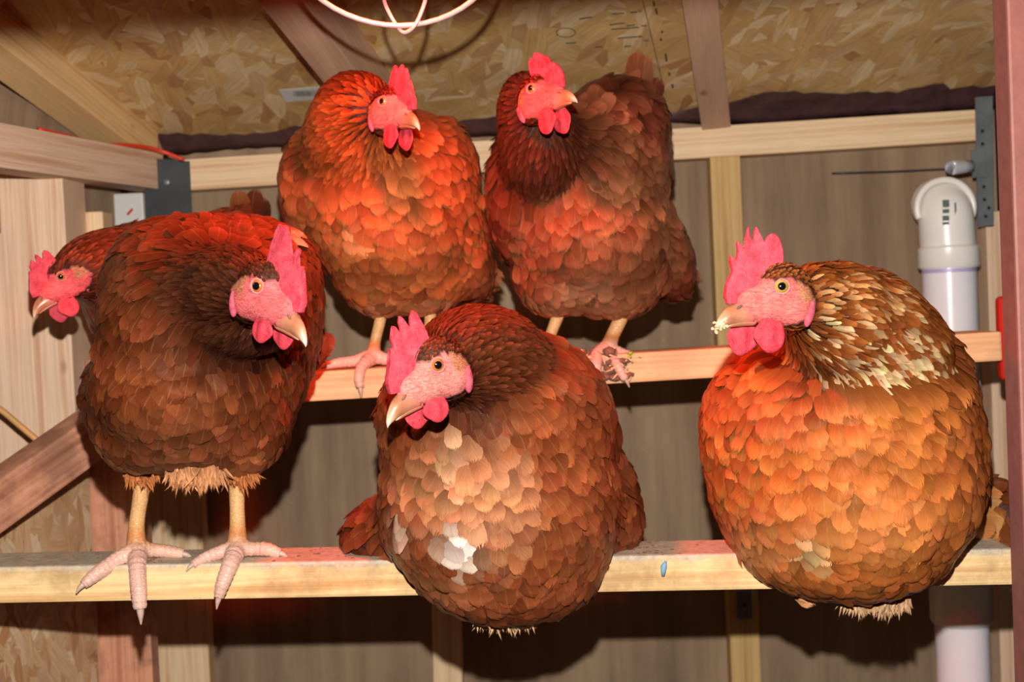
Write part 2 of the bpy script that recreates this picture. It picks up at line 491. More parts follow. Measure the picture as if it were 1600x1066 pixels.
def rafter(name, l_px, l_py, l2_px, l2_py, wdt, drop, mat, label):
    """left bottom edge of the rafter passes through both pixels on the dropped plane"""
    a = roof_hit(l_px, l_py, drop); b = roof_hit(l2_px, l2_py, drop)
    d = (b - a).normalized()
    tend = (DW - 0.045 - a.y) / d.y; tst = (0.75 - a.y) / d.y
    e = a + d * tend; s = a + d * tst
    side = d.cross(rn).normalized()
    if side.x < 0: side = -side
    o = beam(name, s + side * wdt / 2 + rn * drop / 2, e + side * wdt / 2 + rn * drop / 2, drop - 0.001, wdt, mat, rn)
    tag(o, label, 'rafter', 'rafters under the roof'); return o
rafter('rafter', 1065, 0, 1095, 192, 0.050, 0.05, M['rafter'], 'brownish narrow rafter on the right, its end resting on the header above the tall stud')
rafter('rafter', 400, 0, 505, 130, 0.058, 0.085, M['rafter'], 'wide grey-brown rafter behind the wire lamp guard, left of the middle')
rafter('rafter', -60, 84, 180, 256, 0.066, 0.06, M['rafter_pale'], 'pale yellow rafter slanting across the top left corner')
# bare sealant bead along the roof/wall joint
def sealbead():
    V = []; F = []; n = 90
    x0, x1 = A0.x - 0.05, A1.x + 0.2
    for i in range(n + 1):
        x = x0 + (x1 - x0) * i / n
        wd = 0.010 + 0.004 * math.sin(x * 17) + 0.006 * random.random()
        if 0.42 < x < 0.78: wd += 0.006
        if 0.22 < x < 0.33: wd *= 0.45
        y = DW - 0.001
        for (yy, zz) in ((y, roof_z(x, y, 0.001)), (y, roof_z(x, y, 0.012 + wd * .8)), (y - 0.012, roof_z(x, y - 0.012, 0.010 + wd * 0.3)), (y - wd * 3.0, roof_z(x, y - wd * 3.0, 0.001))):
            V.append((x, yy, zz))
    for i in range(n):
        for k in range(3):
            F.append((4 * i + k, 4 * i + 4 + k, 4 * i + 5 + k, 4 * i + 1 + k))
    o = link('roof_sealant', mesh_from(V, F, True), M['seal']); tag(o, 'dark maroon sealant smeared along the joint of roof and back wall', 'sealant'); return o
sealbead()

# header rail on the back wall
DH = DW - 0.025
h0 = P(205, 281, DH); h1 = P(1524, 198, DH)
tag(beam('header_rail', h0, h1, 0.055, 0.045, M['pine'], (0, 0, 1), 0.003), 'long pale header rail running along the top of the back wall', 'rail')
# ledge shadow strip of ply behind header
def stud(px_t, py_t, px_b, wpx, mat, label, dd=0.045, top=None):
    a = P(px_t, py_t, DW - dd); wm = wpx * (DW - dd) / FPX
    b = Vector((P(px_b, 1000, DW - dd).x, a.y, 0.0))
    o = beam('stud', (b.x, DW - dd / 2, 0.0), (a.x, DW - dd / 2, a.z), wm, dd - 0.002, mat, (1, 0, 0))
    tag(o, label, 'stud', 'studs of the back wall'); return o
stud(1133, 244, 1165, 47, M['stud'], 'yellowish stud on the back wall under the brown rafter, right of the middle')
stud(690, 640, 686, 46, M['pine'], 'pale short stud low on the back wall behind the sitting middle hen')
stud(240, 330, 275, 100, M['pine'], 'broad pale stud on the back wall behind the front left hen')
# small zinc plate on the stud
zp = link('mending_plate', box_mesh(0.026, 0.003, 0.05, 0.002), M['steel']); zp.location = P(1163, 945, DW - 0.049)
tag(zp, 'small zinc mending plate on the yellowish stud below the front perch', 'plate')
zs = Geo(); zs.tube([(0, -0.001, 0), (0, -0.004, 0)], [0.0045, 0.004], 10, 1)
link('screw', zs.mesh(), M['steel_dark'], zp)

# left framing ------------------------------------------------------
def post_px(name, x0, x1, ytop, d, depth, mat, label, zb=0.0, cat='post', lean=0.0):
    a = P(x0, ytop, d); b = P(x1, ytop, d); wdt = (b - a).length
    cx = (a.x + b.x) / 2
    o = beam(name, (cx + lean, d + depth / 2, zb), (cx, d + depth / 2, (a.z + b.z) / 2), wdt, depth, mat, (1, 0, 0), 0.003)
    return tag(o, label, cat)
post_px('corner_post', -70, 97, 270, 1.92, 0.10, M['pine_pink'], 'wide pale pinkish corner post at the far left behind the darting hen head')
post_px('post', 115, 160, 331, 2.02, 0.05, M['pine'], 'slim pale upright post just right of the wide corner post', cat='post')
post_px('post', 130, 212, 560, 1.97, 0.04, M['pine_red'], 'red-striped upright plank under the left end of the perch', cat='post')
# OSB partition low at the left
oa = P(-60, 690, 1.68); ob = P(132, 650, 1.94)
zt = P(60, 700, 1.85).z
wall_panel('trim_1', [(oa.x, oa.y, 0.2), (ob.x, ob.y, 0.2), (ob.x, ob.y, zt - 0.01), (oa.x, oa.y, zt - 0.10)], -0.012,
           Vector((ob.y - oa.y, -(ob.x - oa.x), 0)), M['osb_side'], 'structure')
# brace
tag(beam('diagonal_brace', P(-80, 835, 1.62) + (P(-80, 835, 1.62) - P(150, 672, 1.80)) * 1.0, P(150, 672, 1.80), 0.062, 0.05, M['pine_red'], CY, 0.003), 'reddish dirty diagonal brace at the left edge, rising towards the front left hen', 'brace')
# near-horizontal beam running from the near left to the steel strap
tag(beam('beam', P(-90, 218, 1.66) + (P(-90, 218, 1.66) - P(236, 270, 2.20)) * 1.2, P(236, 270, 2.20), 0.062, 0.05, M['pine_pink'], (0, 0, 1), 0.003), 'pinkish side beam with dark grain running from the left edge to the dark steel strap', 'beam')
# ply gusset behind rafter
ga, gb = roof_hit(-300, -62, .05), roof_hit(186, 252, .05)
wall_panel('trim_2', [ga, gb, gb - Vector((0, 0, .16)), ga - Vector((0, 0, .3))], 0.01, (-1, 0.3, 0), M['ply'])
# steel strap
st = empty('steel_strap', P(262, 330, 2.16), 'dark steel strap plate joining side beam and header rail', 'bracket')
s_ = wall_panel('plate', [P(224, 246, 2.17), P(296, 252, 2.17), P(300, 345, 2.17), P(228, 345, 2.17)], 0.003, (0, 1, 0), M['steel_dark'], None)
s_.parent = st; s_.matrix_parent_inverse = Matrix.Translation(-st.location)
g = Geo(); g.ball((0, 0, 0), Matrix.Diagonal((0.007, 0.004, 0.007)), 2)
b_ = link('bolt_head', g.mesh(), M['steel'], st); b_.location = P(261, 285, 2.168) - st.location
# little carton with a red mark
cb = empty('carton', P(205, 345, 2.25), 'small cream carton with a red mark left of the dark steel strap', 'box')
bx = link('carton_body', box_mesh(0.052, 0.03, 0.06, 0.003), M['paper'], cb); bx.location = P(205, 330, 2.235) - cb.location
rm = link('red_mark', box_mesh(0.014, 0.001, 0.004, 0), M['red_lit_and_mark'], cb); rm.location = P(203, 331, 2.217) - cb.location; rm.rotation_euler = (0, -0.8, 0)
# orange cord on top of side beam
g = Geo(); g.tube([P(60, 202, 1.9), P(110, 214, 1.96), P(155, 226, 2.02), P(200, 227, 2.08), P(245, 234, 2.13), P(288, 250, 2.14)], [.0035] * 6, 8, 6)
tag(link('orange_cord', g.mesh(), M['orange_cord']), 'orange power cord lying along the top of the side beam', 'cord')
g = Geo(); g.tube([P(-40, 615, 1.80), P(0, 640, 1.80), P(28, 663, 1.80), P(60, 690, 1.80)], [.0045] * 4, 8, 6)
tag(link('tan_cord', g.mesh(), M['yellow_cord']), 'tan cord drooping behind the brace at the left edge', 'cord')

# right side ---------------------------------------------------------
post_px('door_post', 1571, 1735, -60, 1.30, 0.04, M['brown_paint'], 'brown painted door post at the right edge of the picture', lean=0.0)
post_px('corner_stud', 1540, 1567, 330, 2.235, 0.05, M['pine_pink'], 'pinkish upright stud between the white pipe and the brown door post')
post_px('post', 1568, 1640, 120, 2.22, 0.05, M['dark_gap'], 'dark upright board standing in for the shaded gap behind the pinkish right stud')  # dark strip put where there is only a shaded gap
tag(link('lamplit_post', box_mesh(0.03, 0.02, 0.115, 0.008, 3), M['red_lit_and_mark'], loc=P(1576, 528, 1.75)), 'post coloured red for heat lamp light, glimpsed beside the brown door post', 'rail')  # red heat lamp light put into the post's colour
# steel plate + bolt
sp = empty('steel_hanger', P(1538, 350, 2.18), 'grey perforated steel hanger plate at the right end of the header rail', 'bracket')
s_ = wall_panel('plate', [P(1524, 152, 2.2), P(1551, 150, 2.2), P(1553, 352, 2.2), P(1528, 355, 2.2)], 0.003, (0, 1, 0), M['steel'], None)
s_.parent = sp; s_.matrix_parent_inverse = Matrix.Translation(-sp.location)
s_ = wall_panel('cross_tab', [P(1517, 235, 2.19), P(1541, 232, 2.19), P(1543, 276, 2.19), P(1520, 278, 2.19)], 0.003, (0, 1, 0), M['steel'], None)
s_.parent = sp; s_.matrix_parent_inverse = Matrix.Translation(-sp.location)
for (hx, hy) in ((1535, 205), (1535, 225), (1537, 292), (1538, 312), (1545, 325), (1540, 338)):
    g = Geo(); g.tube([(0, 0, 0), (0, -0.001, 0)], [0.003, 0.003], 10, 1)
    q = link('hole', g.mesh(False), M['black_plastic'], sp); q.location = P(hx, hy, 2.1985) - sp.location
g = Geo(); g.tube([P(1488, 262, 2.16), P(1491, 262, 2.16), P(1517, 260, 2.17)], [0.012, 0.012, 0.0105], 14, 2)
tag(link('bolt', g.mesh(), M['chrome']), 'bright zinc bolt sticking out left of the steel hanger plate', 'bolt')
g = Geo(); g.tube([P(1300, 271, 2.285), P(1400, 268, 2.285), P(1500, 263, 2.285)], [.0018] * 3, 6, 4)
tag(link('wire', g.mesh(), M['steel_dark']), 'thin grey wire running across the plywood to the zinc bolt', 'wire')

# pvc pipe feeder
DP = 2.17
pr = empty('pvc_pipe', (P(1485, 700, DP).x, DP, 0), 'white plastic pipe with an elbow standing against the back wall', 'pipe')
def pp(v): return Vector(v) - pr.location
u = DP / FPX
cx = lambda y: P(1485 + (y - 480) * 0.036, y, DP)
def lathe_z(name, prof, c_top, c_bot, mat, parent):
    """profile of (t, r) between two axis points"""
    g = Geo(); V = []; F = []; n = 36
    a, b = Vector(c_top), Vector(c_bot)
    for t, r in prof:
        c = a.lerp(b, t)
        for k in range(n):
            an = 2 * math.pi * k / n; V.append(c + Vector((math.cos(an) * r, math.sin(an) * r, 0)))
    for i in range(len(prof) - 1):
        for k in range(n): F.append((i * n + k, i * n + (k + 1) % n, (i + 1) * n + (k + 1) % n, (i + 1) * n + k))
    F.append(tuple(range(n))); F.append(tuple(range((len(prof) - 1) * n, len(prof) * n))[::-1])
    me = mesh_from([v - Vector(parent.location) for v in V], F, True)
    try: me.set_sharp_from_angle(angle=math.radians(40))
    except Exception: pass
    return link(name, me, mat, parent)
bot = cx(1000); bot.z = 0.0
topc = cx(415)
lathe_z('pipe_tube', [(0, 0.0445), (1, 0.0445)], topc, Vector((bot.x, DP, 0.002)), M['pvc'], pr)
lathe_z('primer_band', [(0, 0.0448), (1, 0.0448)], cx(420), cx(426), M['primer'], pr)
lathe_z('collar', [(0, 0.046), (0.1, 0.050), (0.9, 0.0505), (1, 0.048)], cx(384), cx(419), M['pvc_fit'], pr)
lathe_z('lower_coupling', [(0, 0.046), (0.04, 0.052), (0.95, 0.052), (1, 0.049)], cx(880), cx(972), M['pvc_fit'], pr)
# elbow: bends up and towards the viewer's far side, so its rounded back faces us
g = Geo()
e0 = cx(392)
pts = []; R_ = 0.048
zc = P(1478, 342, DP).z
pts.append(pp(e0)); pts.append(pp((P(1480, 372, DP).x, DP, P(1480, 372, DP).z)))
for a in (0, 30, 60, 90):
    an = math.radians(a)
    pts.append(pp((P(1478, 334, DP).x, DP + R_ * (1 - math.cos(an)), zc + R_ * math.sin(an) * 0.6)))
g.tube(pts, [0.0455, 0.0455, 0.0455, 0.045, 0.044, 0.044], 32, 8)
link('elbow', g.mesh(), M['pvc_fit'], pr)
g = Geo()   # flared rim of the elbow's socket, seen behind the bend
cR = pp(P(1477, 325, DP - 0.012)); ringp = []
for k in range(25):
    an = math.radians(-20 + 220 * k / 24); ringp.append(cR + Vector((math.cos(an) * 0.0475, 0, math.sin(an) * 0.047)))
g.tube(ringp, [0.0055] * 25, 10, 2)
link('socket_rim', g.mesh(), M['pvc_fit'], pr)
for (yy, hh) in ((318, 11), (330, 6), (341, 8), (349, 4)):
    q = link('printed_mark', box_mesh(0.011, 0.0006, hh * u, 0), M['ink'], pr); q.location = pp(P(1478, yy, DP - 0.0462))
q = link('printed_mark', box_mesh(0.003, 0.0006, 22 * u, 0), M['ink'], pr); q.location = pp(P(1493, 328, DP - 0.0445)); q.rotation_euler = (0, 0, 0.3)
# pale conduit behind the front perch
g = Geo(); g.tube([P(380, 866, 2.24), P(700, 864, 2.24), P(1090, 861, 2.24)], [0.009] * 3, 12, 3)
tag(link('conduit', g.mesh(), M['pale_blue']), 'pale grey-blue conduit on the back wall just above the front perch', 'conduit')

# sticker and stamps on the roof boards
def on_roof_quad(name, corners, mat, off=0.0008, parent=None, kind=None):
    pts = [roof_hit(x, y, off) for x, y in corners]
    c = sum(pts, Vector()) / 4
    V = [p - c for p in pts] + [p - c + rn * 0.0005 for p in pts]
    F = [(0, 1, 2, 3), (7, 6, 5, 4)] + [(i, (i + 1) % 4, 4 + (i + 1) % 4, 4 + i) for i in range(4)]
    o = link(name, mesh_from(V, F), mat); o.location = c
    if parent is not None: o.parent = parent; o.matrix_parent_inverse = Matrix.Translation(-parent.location)
    return o
stk = on_roof_quad('barcode_sticker', [(436, 141), (500, 136), (508, 154), (447, 160)], M['paper'])
tag(stk, 'white printed sticker on the roof board beside the wide rafter', 'sticker')
for k in range(14):
    x = 458 + k * 3; wd_ = random.choice((1.0, 1.6, 2.0))
    q = on_roof_quad('bar', [(x, 143 - k * .1), (x + wd_, 143 - k * .1), (x + wd_ + 2, 151 - k * .1), (x + 2, 151 - k * .1)], M['ink'], 0.0014, stk)
# board stamp: oval mark and text lines
stp = empty('board_stamp', roof_hit(960, 40, 0.001), 'faint dark mill stamp with an oval mark printed on the roof board', 'stamp')
g = Geo(); V = []
ring = [roof_hit(884 + 15 * math.cos(2 * math.pi * k / 28), 51 + 7 * math.sin(2 * math.pi * k / 28), 0.0008) - stp.location for k in range(29)]
g.tube(ring, [0.0007] * 29, 5, 1); link('oval_mark', g.mesh(), M['ink_dark'], stp)
def stroke(x0, y0, x1, y1, wv=1.0):
    L = math.hypot(x1 - x0, y1 - y0); nx, ny = -(y1 - y0) / L * wv / 2, (x1 - x0) / L * wv / 2
    return on_roof_quad('stamp_line', [(x0 + nx, y0 + ny), (x1 + nx, y1 + ny), (x1 - nx, y1 - ny), (x0 - nx, y0 - ny)], M['ink_dark'], 0.0006, stp)
for (x0, y0, x1, y1) in ((957, 22, 975, 21), (985, 20, 996, 19), (952, 39, 976, 36), (979, 41, 992, 39), (1002, 41, 1010, 40), (955, 46, 998, 43), (965, 60, 1003, 57), (1007, 64, 1013, 63),
                         (884, 68, 900, 67), (905, 30, 925, 27), (930, 74, 941, 73), (975, 73, 986, 72)):
    stroke(x0, y0, x1, y1, 1.5)
stroke(1004, 0, 1040, 150, 1.1)
for (x, y, h_) in ((1021, 6, 8), (1025, 18, 9), (1032, 62, 4), (1040, 90, 12), (1045, 116, 5), (1034, 50, 3), (1050, 135, 6)):
    stroke(x, y - h_ / 2, x + 1.5, y + h_ / 2, 3.2)

# ------------------------------------------------------------ perches
PF = 1.40
def perch(name, pa, pb, d, hgt, dep, mat, label):
    a = P(*pa, d); b = P(*pb, d)
    a.y = b.y = d + dep / 2
    # sits with its front face at depth d
    n = 60; L = (b - a).length
    o = beam(name, a, b, hgt, dep, mat, (0, 0, 1), 0.0035)
    return tag(o, label, 'perch', 'roosting boards')
perch('perch', (-640, 926.6), (1586, 886), PF, 0.0405, 0.085, M['perch'], 'long pale dusty roosting board in front, carrying three hens')
perch('perch', (190, 622), (1566, 541), 1.72, 0.040, 0.085, M['perch_back'], 'orange-pale roosting board behind, carrying three hens')
tf = P(0, 900, PF)
# ------------------------------------------------------------ small debris
def bits(name, spots, mat, label, cat, r=0.004, parent=None):
    g = Geo()
    for (p, s) in spots:
        g.ball(p, Matrix.Diagonal((s * (0.7 + random.random() * .6), s * (0.6 + random.random() * .5), s * (0.4 + random.random() * .4))), 1)
    o = link(name, g.mesh(), mat); tag(o, label, cat); o['kind'] = 'stuff'; return o
bits('droppings', [(P(random.uniform(905, 990), random.uniform(548, 562), random.uniform(1.72, 1.79)), random.uniform(.005, .011)) for _ in range(46)] +
     [(P(random.uniform(940, 985), random.uniform(562, 592), 1.716), random.uniform(.004, .008)) for _ in range(26)], M['droppings'],
     'brown clump of droppings around the right back hen foot', 'droppings')
g = Geo()
for _ in range(26):
    a = P(random.uniform(905, 1000), random.uniform(545, 590), 1.705)
    v = Vector((random.uniform(-1, 1), random.uniform(-.3, .3), random.uniform(-1, .6))) * 0.012
    g.tube([a, a + v], [0.0011, 0.0007], 5, 1)
o = link('straw', g.mesh(), M['straw']); tag(o, 'bits of pale straw stuck in the clump on the back perch', 'straw', kind='stuff')
bits('leaf_bits', [(P(985, 552, 1.71), 0.005), (P(984, 558, 1.71), 0.004)], M['green'], 'bright green leaf bits beside the clump on the back perch', 'leaf')
g = Geo(); g.tube([P(1041, 877, 1.395), P(1037, 886, 1.394), P(1036, 900, 1.395)], [0.001, 0.0038, 0.002], 6, 2)
tag(link('paint_fleck', g.mesh(), M['blue']), 'small blue fleck stuck on the front perch between the two sitting hens', 'fleck')

def perch_top(px, dy):
    a = P(-60, 916, PF); b = P(1586, 886, PF); x = P(px, 880, PF).x; t = (x - a.x) / (b.x - a.x)
    return Vector((x, PF + dy, a.z + (b.z - a.z) * t + 0.0205))
g = Geo()
for _ in range(170):
    px_ = random.choice([random.uniform(0, 600), random.uniform(0, 1570), random.gauss(225, 12), random.gauss(1010, 25)])
    if 600 < px_ < 985 or 1130 < px_ < 1540: continue
    g.ball(perch_top(px_, random.uniform(0.002, 0.08)), Matrix.Diagonal((1, .8, .5)) * random.uniform(.0008, .0026), 1)
o = link('perch_crumbs', g.mesh(), M['droppings']); tag(o, 'dry crumbs of dirt scattered on top of the front perch', 'crumbs', kind='stuff')

# ------------------------------------------------------------ heat lamp
LD = 1.28
lc = P(612, -100, LD)
lamp = empty('heat_lamp', lc, 'red heat lamp with a round wire guard hanging from the roof', 'lamp')
ax = (CZ * 0.42 - CY * 0.62 - CX * 0.0).normalized()      # where the ring's plane faces (down, slightly back)
ax = (Vector((0.02, -0.0, 0)) + CY * -0.55 + CZ * 0.83).normalized()
tilt = math.radians(36)
bdir = Vector((0.02, math.sin(math.radians(18)), -math.cos(math.radians(18)))).normalized()   # beam direction: down and a little to the back
e1 = CX.copy(); 
rr = 172 * LD / FPX
e2 = (CY * -1.0 * 0.61 - CZ * 0.79).normalized()     # ring ellipse b/a ~ .61
g = Geo(); ringp = [e1 * math.cos(2 * math.pi * k / 48) * rr + e2 * math.sin(2 * math.pi * k / 48) * rr for k in range(49)]
g.tube(ringp, [0.0028] * 49, 10, 1); link('guard_ring', g.mesh(), M['wire'], lamp)
def wirept(px, py, d): return P(px, py, d) - lc
dl = (lc + e2 * rr).y
g = Geo(); g.tube([wirept(598, -30, dl - 0.06), wirept(600, 0, dl - 0.01), wirept(608, 20, dl + 0.004), wirept(620, 40, dl + 0.006), wirept(632, 51, dl + 0.0), wirept(648, 40, dl - 0.008), wirept(661, 12, dl - 0.01), wirept(666, -10, dl - 0.02), wirept(666, -50, dl - 0.05)], [0.0021] * 9, 8, 5)
link('guard_wire', g.mesh(), M['wire'], lamp)
g = Geo(); g.tube([wirept(440, -100, LD), wirept(520, -94, LD - .03), wirept(612, -90, LD - .04), wirept(700, -94, LD - .03), wirept(784, -100, LD)], [0.002] * 5, 8, 5)
link('guard_wire', g.mesh(), M['wire'], lamp)
# reflector bowl
up = -bdir
s1 = Vector((1, 0, 0)); s1 = (s1 - up * s1.dot(up)).normalized(); s2 = up.cross(s1)
prof = [(0.0, 0.110), (0.03, 0.102), (0.06, 0.085), (0.085, 0.055), (0.1, 0.03), (0.103, 0.028), (0.103, 0.0)]
base = Vector((0, 0.0, 0.035)); V = []; F = []; n = 40
for t, r in prof:
    for k in range(n):
        an = 2 * math.pi * k / n; V.append(base + up * t + (s1 * math.cos(an) + s2 * math.sin(an)) * r)
for i in range(len(prof) - 1):
    for k in range(n): F.append((i * n + k, i * n + (k + 1) % n, (i + 1) * n + (k + 1) % n, (i + 1) * n + k))
ro = link('reflector', mesh_from(V, F, True), M['reflector'], lamp)
sm = ro.modifiers.new('s', 'SOLIDIFY'); sm.thickness = 0.0015
mb, nt, b = newmat('red_bulb_glass'); b.inputs['Base Color'].default_value = (0.7, 0.02, 0.01, 1)
b.inputs['Emission Color'].default_value = (1, 0.06, 0.015, 1); b.inputs['Emission Strength'].default_value = 6; b.inputs['Roughness'].default_value = 0.1
g = Geo(); g.tube([base + up * 0.095, base + up * 0.07, base + up * 0.04, base + up * 0.012, base + up * 0.002], [0.014, 0.02, 0.038, 0.04, 0.012], 24, 5)
link('bulb', g.mesh(), mb, lamp)
g = Geo(); g.tube([base + up * 0.103, base + up * 0.12], [0.016, 0.014], 16, 2); link('socket', g.mesh(), M['black_plastic'], lamp)
ll = bpy.data.lights.new('red_bulb_light', 'SPOT'); ll.color = (1.0, 0.045, 0.012); ll.energy = 22; ll.shadow_soft_size = 0.03
ll.spot_size = math.radians(125); ll.spot_blend = 0.5
lo = bpy.data.objects.new('red_bulb_light', ll); C.objects.link(lo); lo.parent = lamp
lo.location = base + bdir * 0.012
lo.rotation_mode = 'QUATERNION'; lo.rotation_quaternion = (-bdir).to_track_quat('Z', 'Y')

# ------------------------------------------------------------ hens: materials
def feather_mat():
    m, nt, b = newmat('feather')
    at = N(nt, 'ShaderNodeAttribute', attribute_name='fcol'); uv = N(nt, 'ShaderNodeUVMap'); uv.uv_map = 'uv'
    sp = N(nt, 'ShaderNodeSeparateXYZ'); nt.links.new(uv.outputs[0], sp.inputs[0])
    au = math_(nt, 'ABSOLUTE', math_(nt, 'SUBTRACT', sp.outputs[0], 0.5))
    # shaft line, barbs slanting off the shaft
    barb = N(nt, 'ShaderNodeTexNoise'); barb.inputs['Scale'].default_value = 1; barb.inputs['Detail'].default_value = 2
    cm = N(nt, 'ShaderNodeCombineXYZ')
    geo = N(nt, 'ShaderNodeNewGeometry')
    nt.links.new(math_(nt, 'ADD', math_(nt, 'MULTIPLY', sp.outputs[1], 44.0), math_(nt, 'MULTIPLY', au, -60.0)), cm.inputs[0])
    nt.links.new(math_(nt, 'MULTIPLY', geo.outputs['Random Per Island'], 80.0), cm.inputs[1])
    nt.links.new(math_(nt, 'MULTIPLY', au, 2.0), cm.inputs[2])
    nt.links.new(cm.outputs[0], barb.inputs['Vector'])
    col = at.outputs['Color']
    col = mixc(nt, 0.5, col, ramp(nt, barb.outputs[0], [(0.3, (0.6, 0.5, 0.45)), (0.7, (1.25, 1.25, 1.25))]), 'MULTIPLY')
    shaft = ramp(nt, au, [(0.0, (1, 1, 1)), (0.045, (0, 0, 0))])
    col = mixc(nt, math_(nt, 'MULTIPLY', shaft, 0.18), col, mixc(nt, 0.5, at.outputs['Color'], lin((236, 180, 130))))
    tip = ramp(nt, sp.outputs[1], [(0.0, (0.34, .30, .28)), (0.45, (0.58, .54, .52)), (0.72, (0.95,) * 3), (0.90, (1.32, 1.28, 1.24))])  # roots darkened, tips lightened: shade between feathers and tip highlights in colour
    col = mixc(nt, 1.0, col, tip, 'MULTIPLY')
    nt.links.new(col, b.inputs['Base Color'])
    b.inputs['Roughness'].default_value = 0.36; b.inputs['Specular IOR Level'].default_value = 0.28; nt.links.new(mixc(nt, 0.35, at.outputs['Color'], (0.9, 0.5, 0.3)), b.inputs['Specular Tint'])
    # barbs fray at the tip: thin gaps between them
    fr = N(nt, 'ShaderNodeTexNoise'); fr.inputs['Scale'].default_value = 1; fr.inputs['Detail'].default_value = 1
    c2 = N(nt, 'ShaderNodeCombineXYZ'); nt.links.new(math_(nt, 'MULTIPLY', sp.outputs[0], 24.0), c2.inputs[0])
    nt.links.new(math_(nt, 'MULTIPLY', geo.outputs['Random Per Island'], 60.0), c2.inputs[1]); nt.links.new(c2.outputs[0], fr.inputs['Vector'])
    lim = math_(nt, 'ADD', 0.62, math_(nt, 'MULTIPLY', fr.outputs[0], 0.58))
    alpha = math_(nt, 'LESS_THAN', math_(nt, 'ADD', sp.outputs[1], math_(nt, 'MULTIPLY', au, 0.10)), lim)
    nt.links.new(alpha, b.inputs['Alpha'])
    bump(nt, b, barb.outputs[0], 0.5, 0.0005)
    return m
M['feather'] = feather_mat()
def skin_mat():
    m, nt, b = newmat('hen_skin')
    at = N(nt, 'ShaderNodeAttribute', attribute_name='fcol'); tc = N(nt, 'ShaderNodeTexCoord')
    n1 = noise(nt, mapping(nt, tc.outputs['Object'], (200, 200, 480)), 1, 4, 0.6, 1.5); n2 = noise(nt, tc.outputs['Object'], 90, 4)
    n3 = noise(nt, tc.outputs['Object'], 900, 2)
    c = mixc(nt, 0.85, at.outputs['Color'], ramp(nt, n1, [(0.34, (0.5, 0.32, 0.32)), (0.60, (1.15, 1.15, 1.15))]), 'MULTIPLY')
    c = mixc(nt, 0.6, c, ramp(nt, n2, [(0.35, (0.8, 0.7, 0.66)), (0.65, (1.15, 1.2, 1.2))]), 'MULTIPLY')
    nt.links.new(c, b.inputs['Base Color']); b.inputs['Roughness'].default_value = 0.5
    bump(nt, b, math_(nt, 'ADD', n1, math_(nt, 'MULTIPLY', n3, 0.4)), 0.9, 0.0014)
    return m
M['skin'] = skin_mat()
def flesh(name, c0, c1, rough=0.45):
    m, nt, b = newmat(name)
    tc = N(nt, 'ShaderNodeTexCoord')
    n = noise(nt, tc.outputs['Object'], 90, 6, 0.75); f = noise(nt, tc.outputs['Object'], 900, 3)
    nt.links.new(ramp(nt, n, [(0.32, c0), (0.68, c1)]), b.inputs['Base Color'])
    b.inputs['Roughness'].default_value = rough; b.inputs['Specular IOR Level'].default_value = 0.35
    b.inputs['Subsurface Weight'].default_value = 0.25; b.inputs['Subsurface Radius'].default_value = (1, .25, .2); b.inputs['Subsurface Scale'].default_value = 0.003
    bump(nt, b, math_(nt, 'ADD', f, n), 0.9, 0.0012)
    return m
M['comb'] = flesh('comb_flesh', lin((184, 40, 60)), lin((226, 92, 108)))
M['wattle'] = flesh('wattle_flesh', lin((186, 40, 58)), lin((222, 78, 92)), 0.35)
M['lobe'] = flesh('earlobe_flesh', lin((176, 50, 74)), lin((216, 112, 128)))
def beakm(name, base, tip):
    m, nt, b = newmat(name)
    at = N(nt, 'ShaderNodeAttribute', attribute_name='fcol')
    tc = N(nt, 'ShaderNodeTexCoord'); n = noise(nt, tc.outputs['Object'], 160, 5, 0.7)
    c = mixc(nt, 0.5, at.outputs['Color'], ramp(nt, n, [(0.3, (0.7, 0.62, 0.55)), (0.7, (1.15, 1.15, 1.15))]), 'MULTIPLY')
    nt.links.new(c, b.inputs['Base Color']); b.inputs['Roughness'].default_value = 0.3
    bump(nt, b, n, 0.25, 0.0006)
    return m
M['beak'] = beakm('beak_horn', None, None)
def leg_mat():
    m, nt, b = newmat('leg_scales')
    tc = N(nt, 'ShaderNodeTexCoord'); at = N(nt, 'ShaderNodeAttribute', attribute_name='fcol')
    uvn = N(nt, 'ShaderNodeAttribute', attribute_name='leglen')
    w_ = N(nt, 'ShaderNodeTexWave', wave_type='BANDS', bands_direction='X'); w_.inputs['Scale'].default_value = 1.0
    w_.inputs['Distortion'].default_value = 1.2; w_.inputs['Detail'].default_value = 2
    nt.links.new(mapping(nt, tc.outputs['Object'], (1, 1, 1)), w_.inputs[0])
    vo = N(nt, 'ShaderNodeTexVoronoi', feature='DISTANCE_TO_EDGE'); vo.inputs['Scale'].default_value = 1
    nt.links.new(mapping(nt, tc.outputs['Object'], (150, 150, 300)), vo.inputs['Vector'])
    edge = ramp(nt, vo.outputs['Distance'], [(0.0, (0, 0, 0)), (0.12, (1, 1, 1))])
    n = noise(nt, tc.outputs['Object'], 60, 4)
    c = mixc(nt, 0.35, at.outputs['Color'], ramp(nt, n, [(0.3, (0.65, 0.5, 0.45)), (0.7, (1.1, 1.1, 1.1))]), 'MULTIPLY')
    c = mixc(nt, math_(nt, 'MULTIPLY', math_(nt, 'SUBTRACT', 1.0, edge), 0.22), c, lin((130, 84, 60)))
    nt.links.new(c, b.inputs['Base Color']); b.inputs['Roughness'].default_value = 0.45
    bump(nt, b, edge, 0.4, 0.0008)
    return m
M['leg'] = leg_mat()
M['claw'] = plain('claw_horn', lin((186, 156, 140)), 0.4, var=0.15, scale=200)
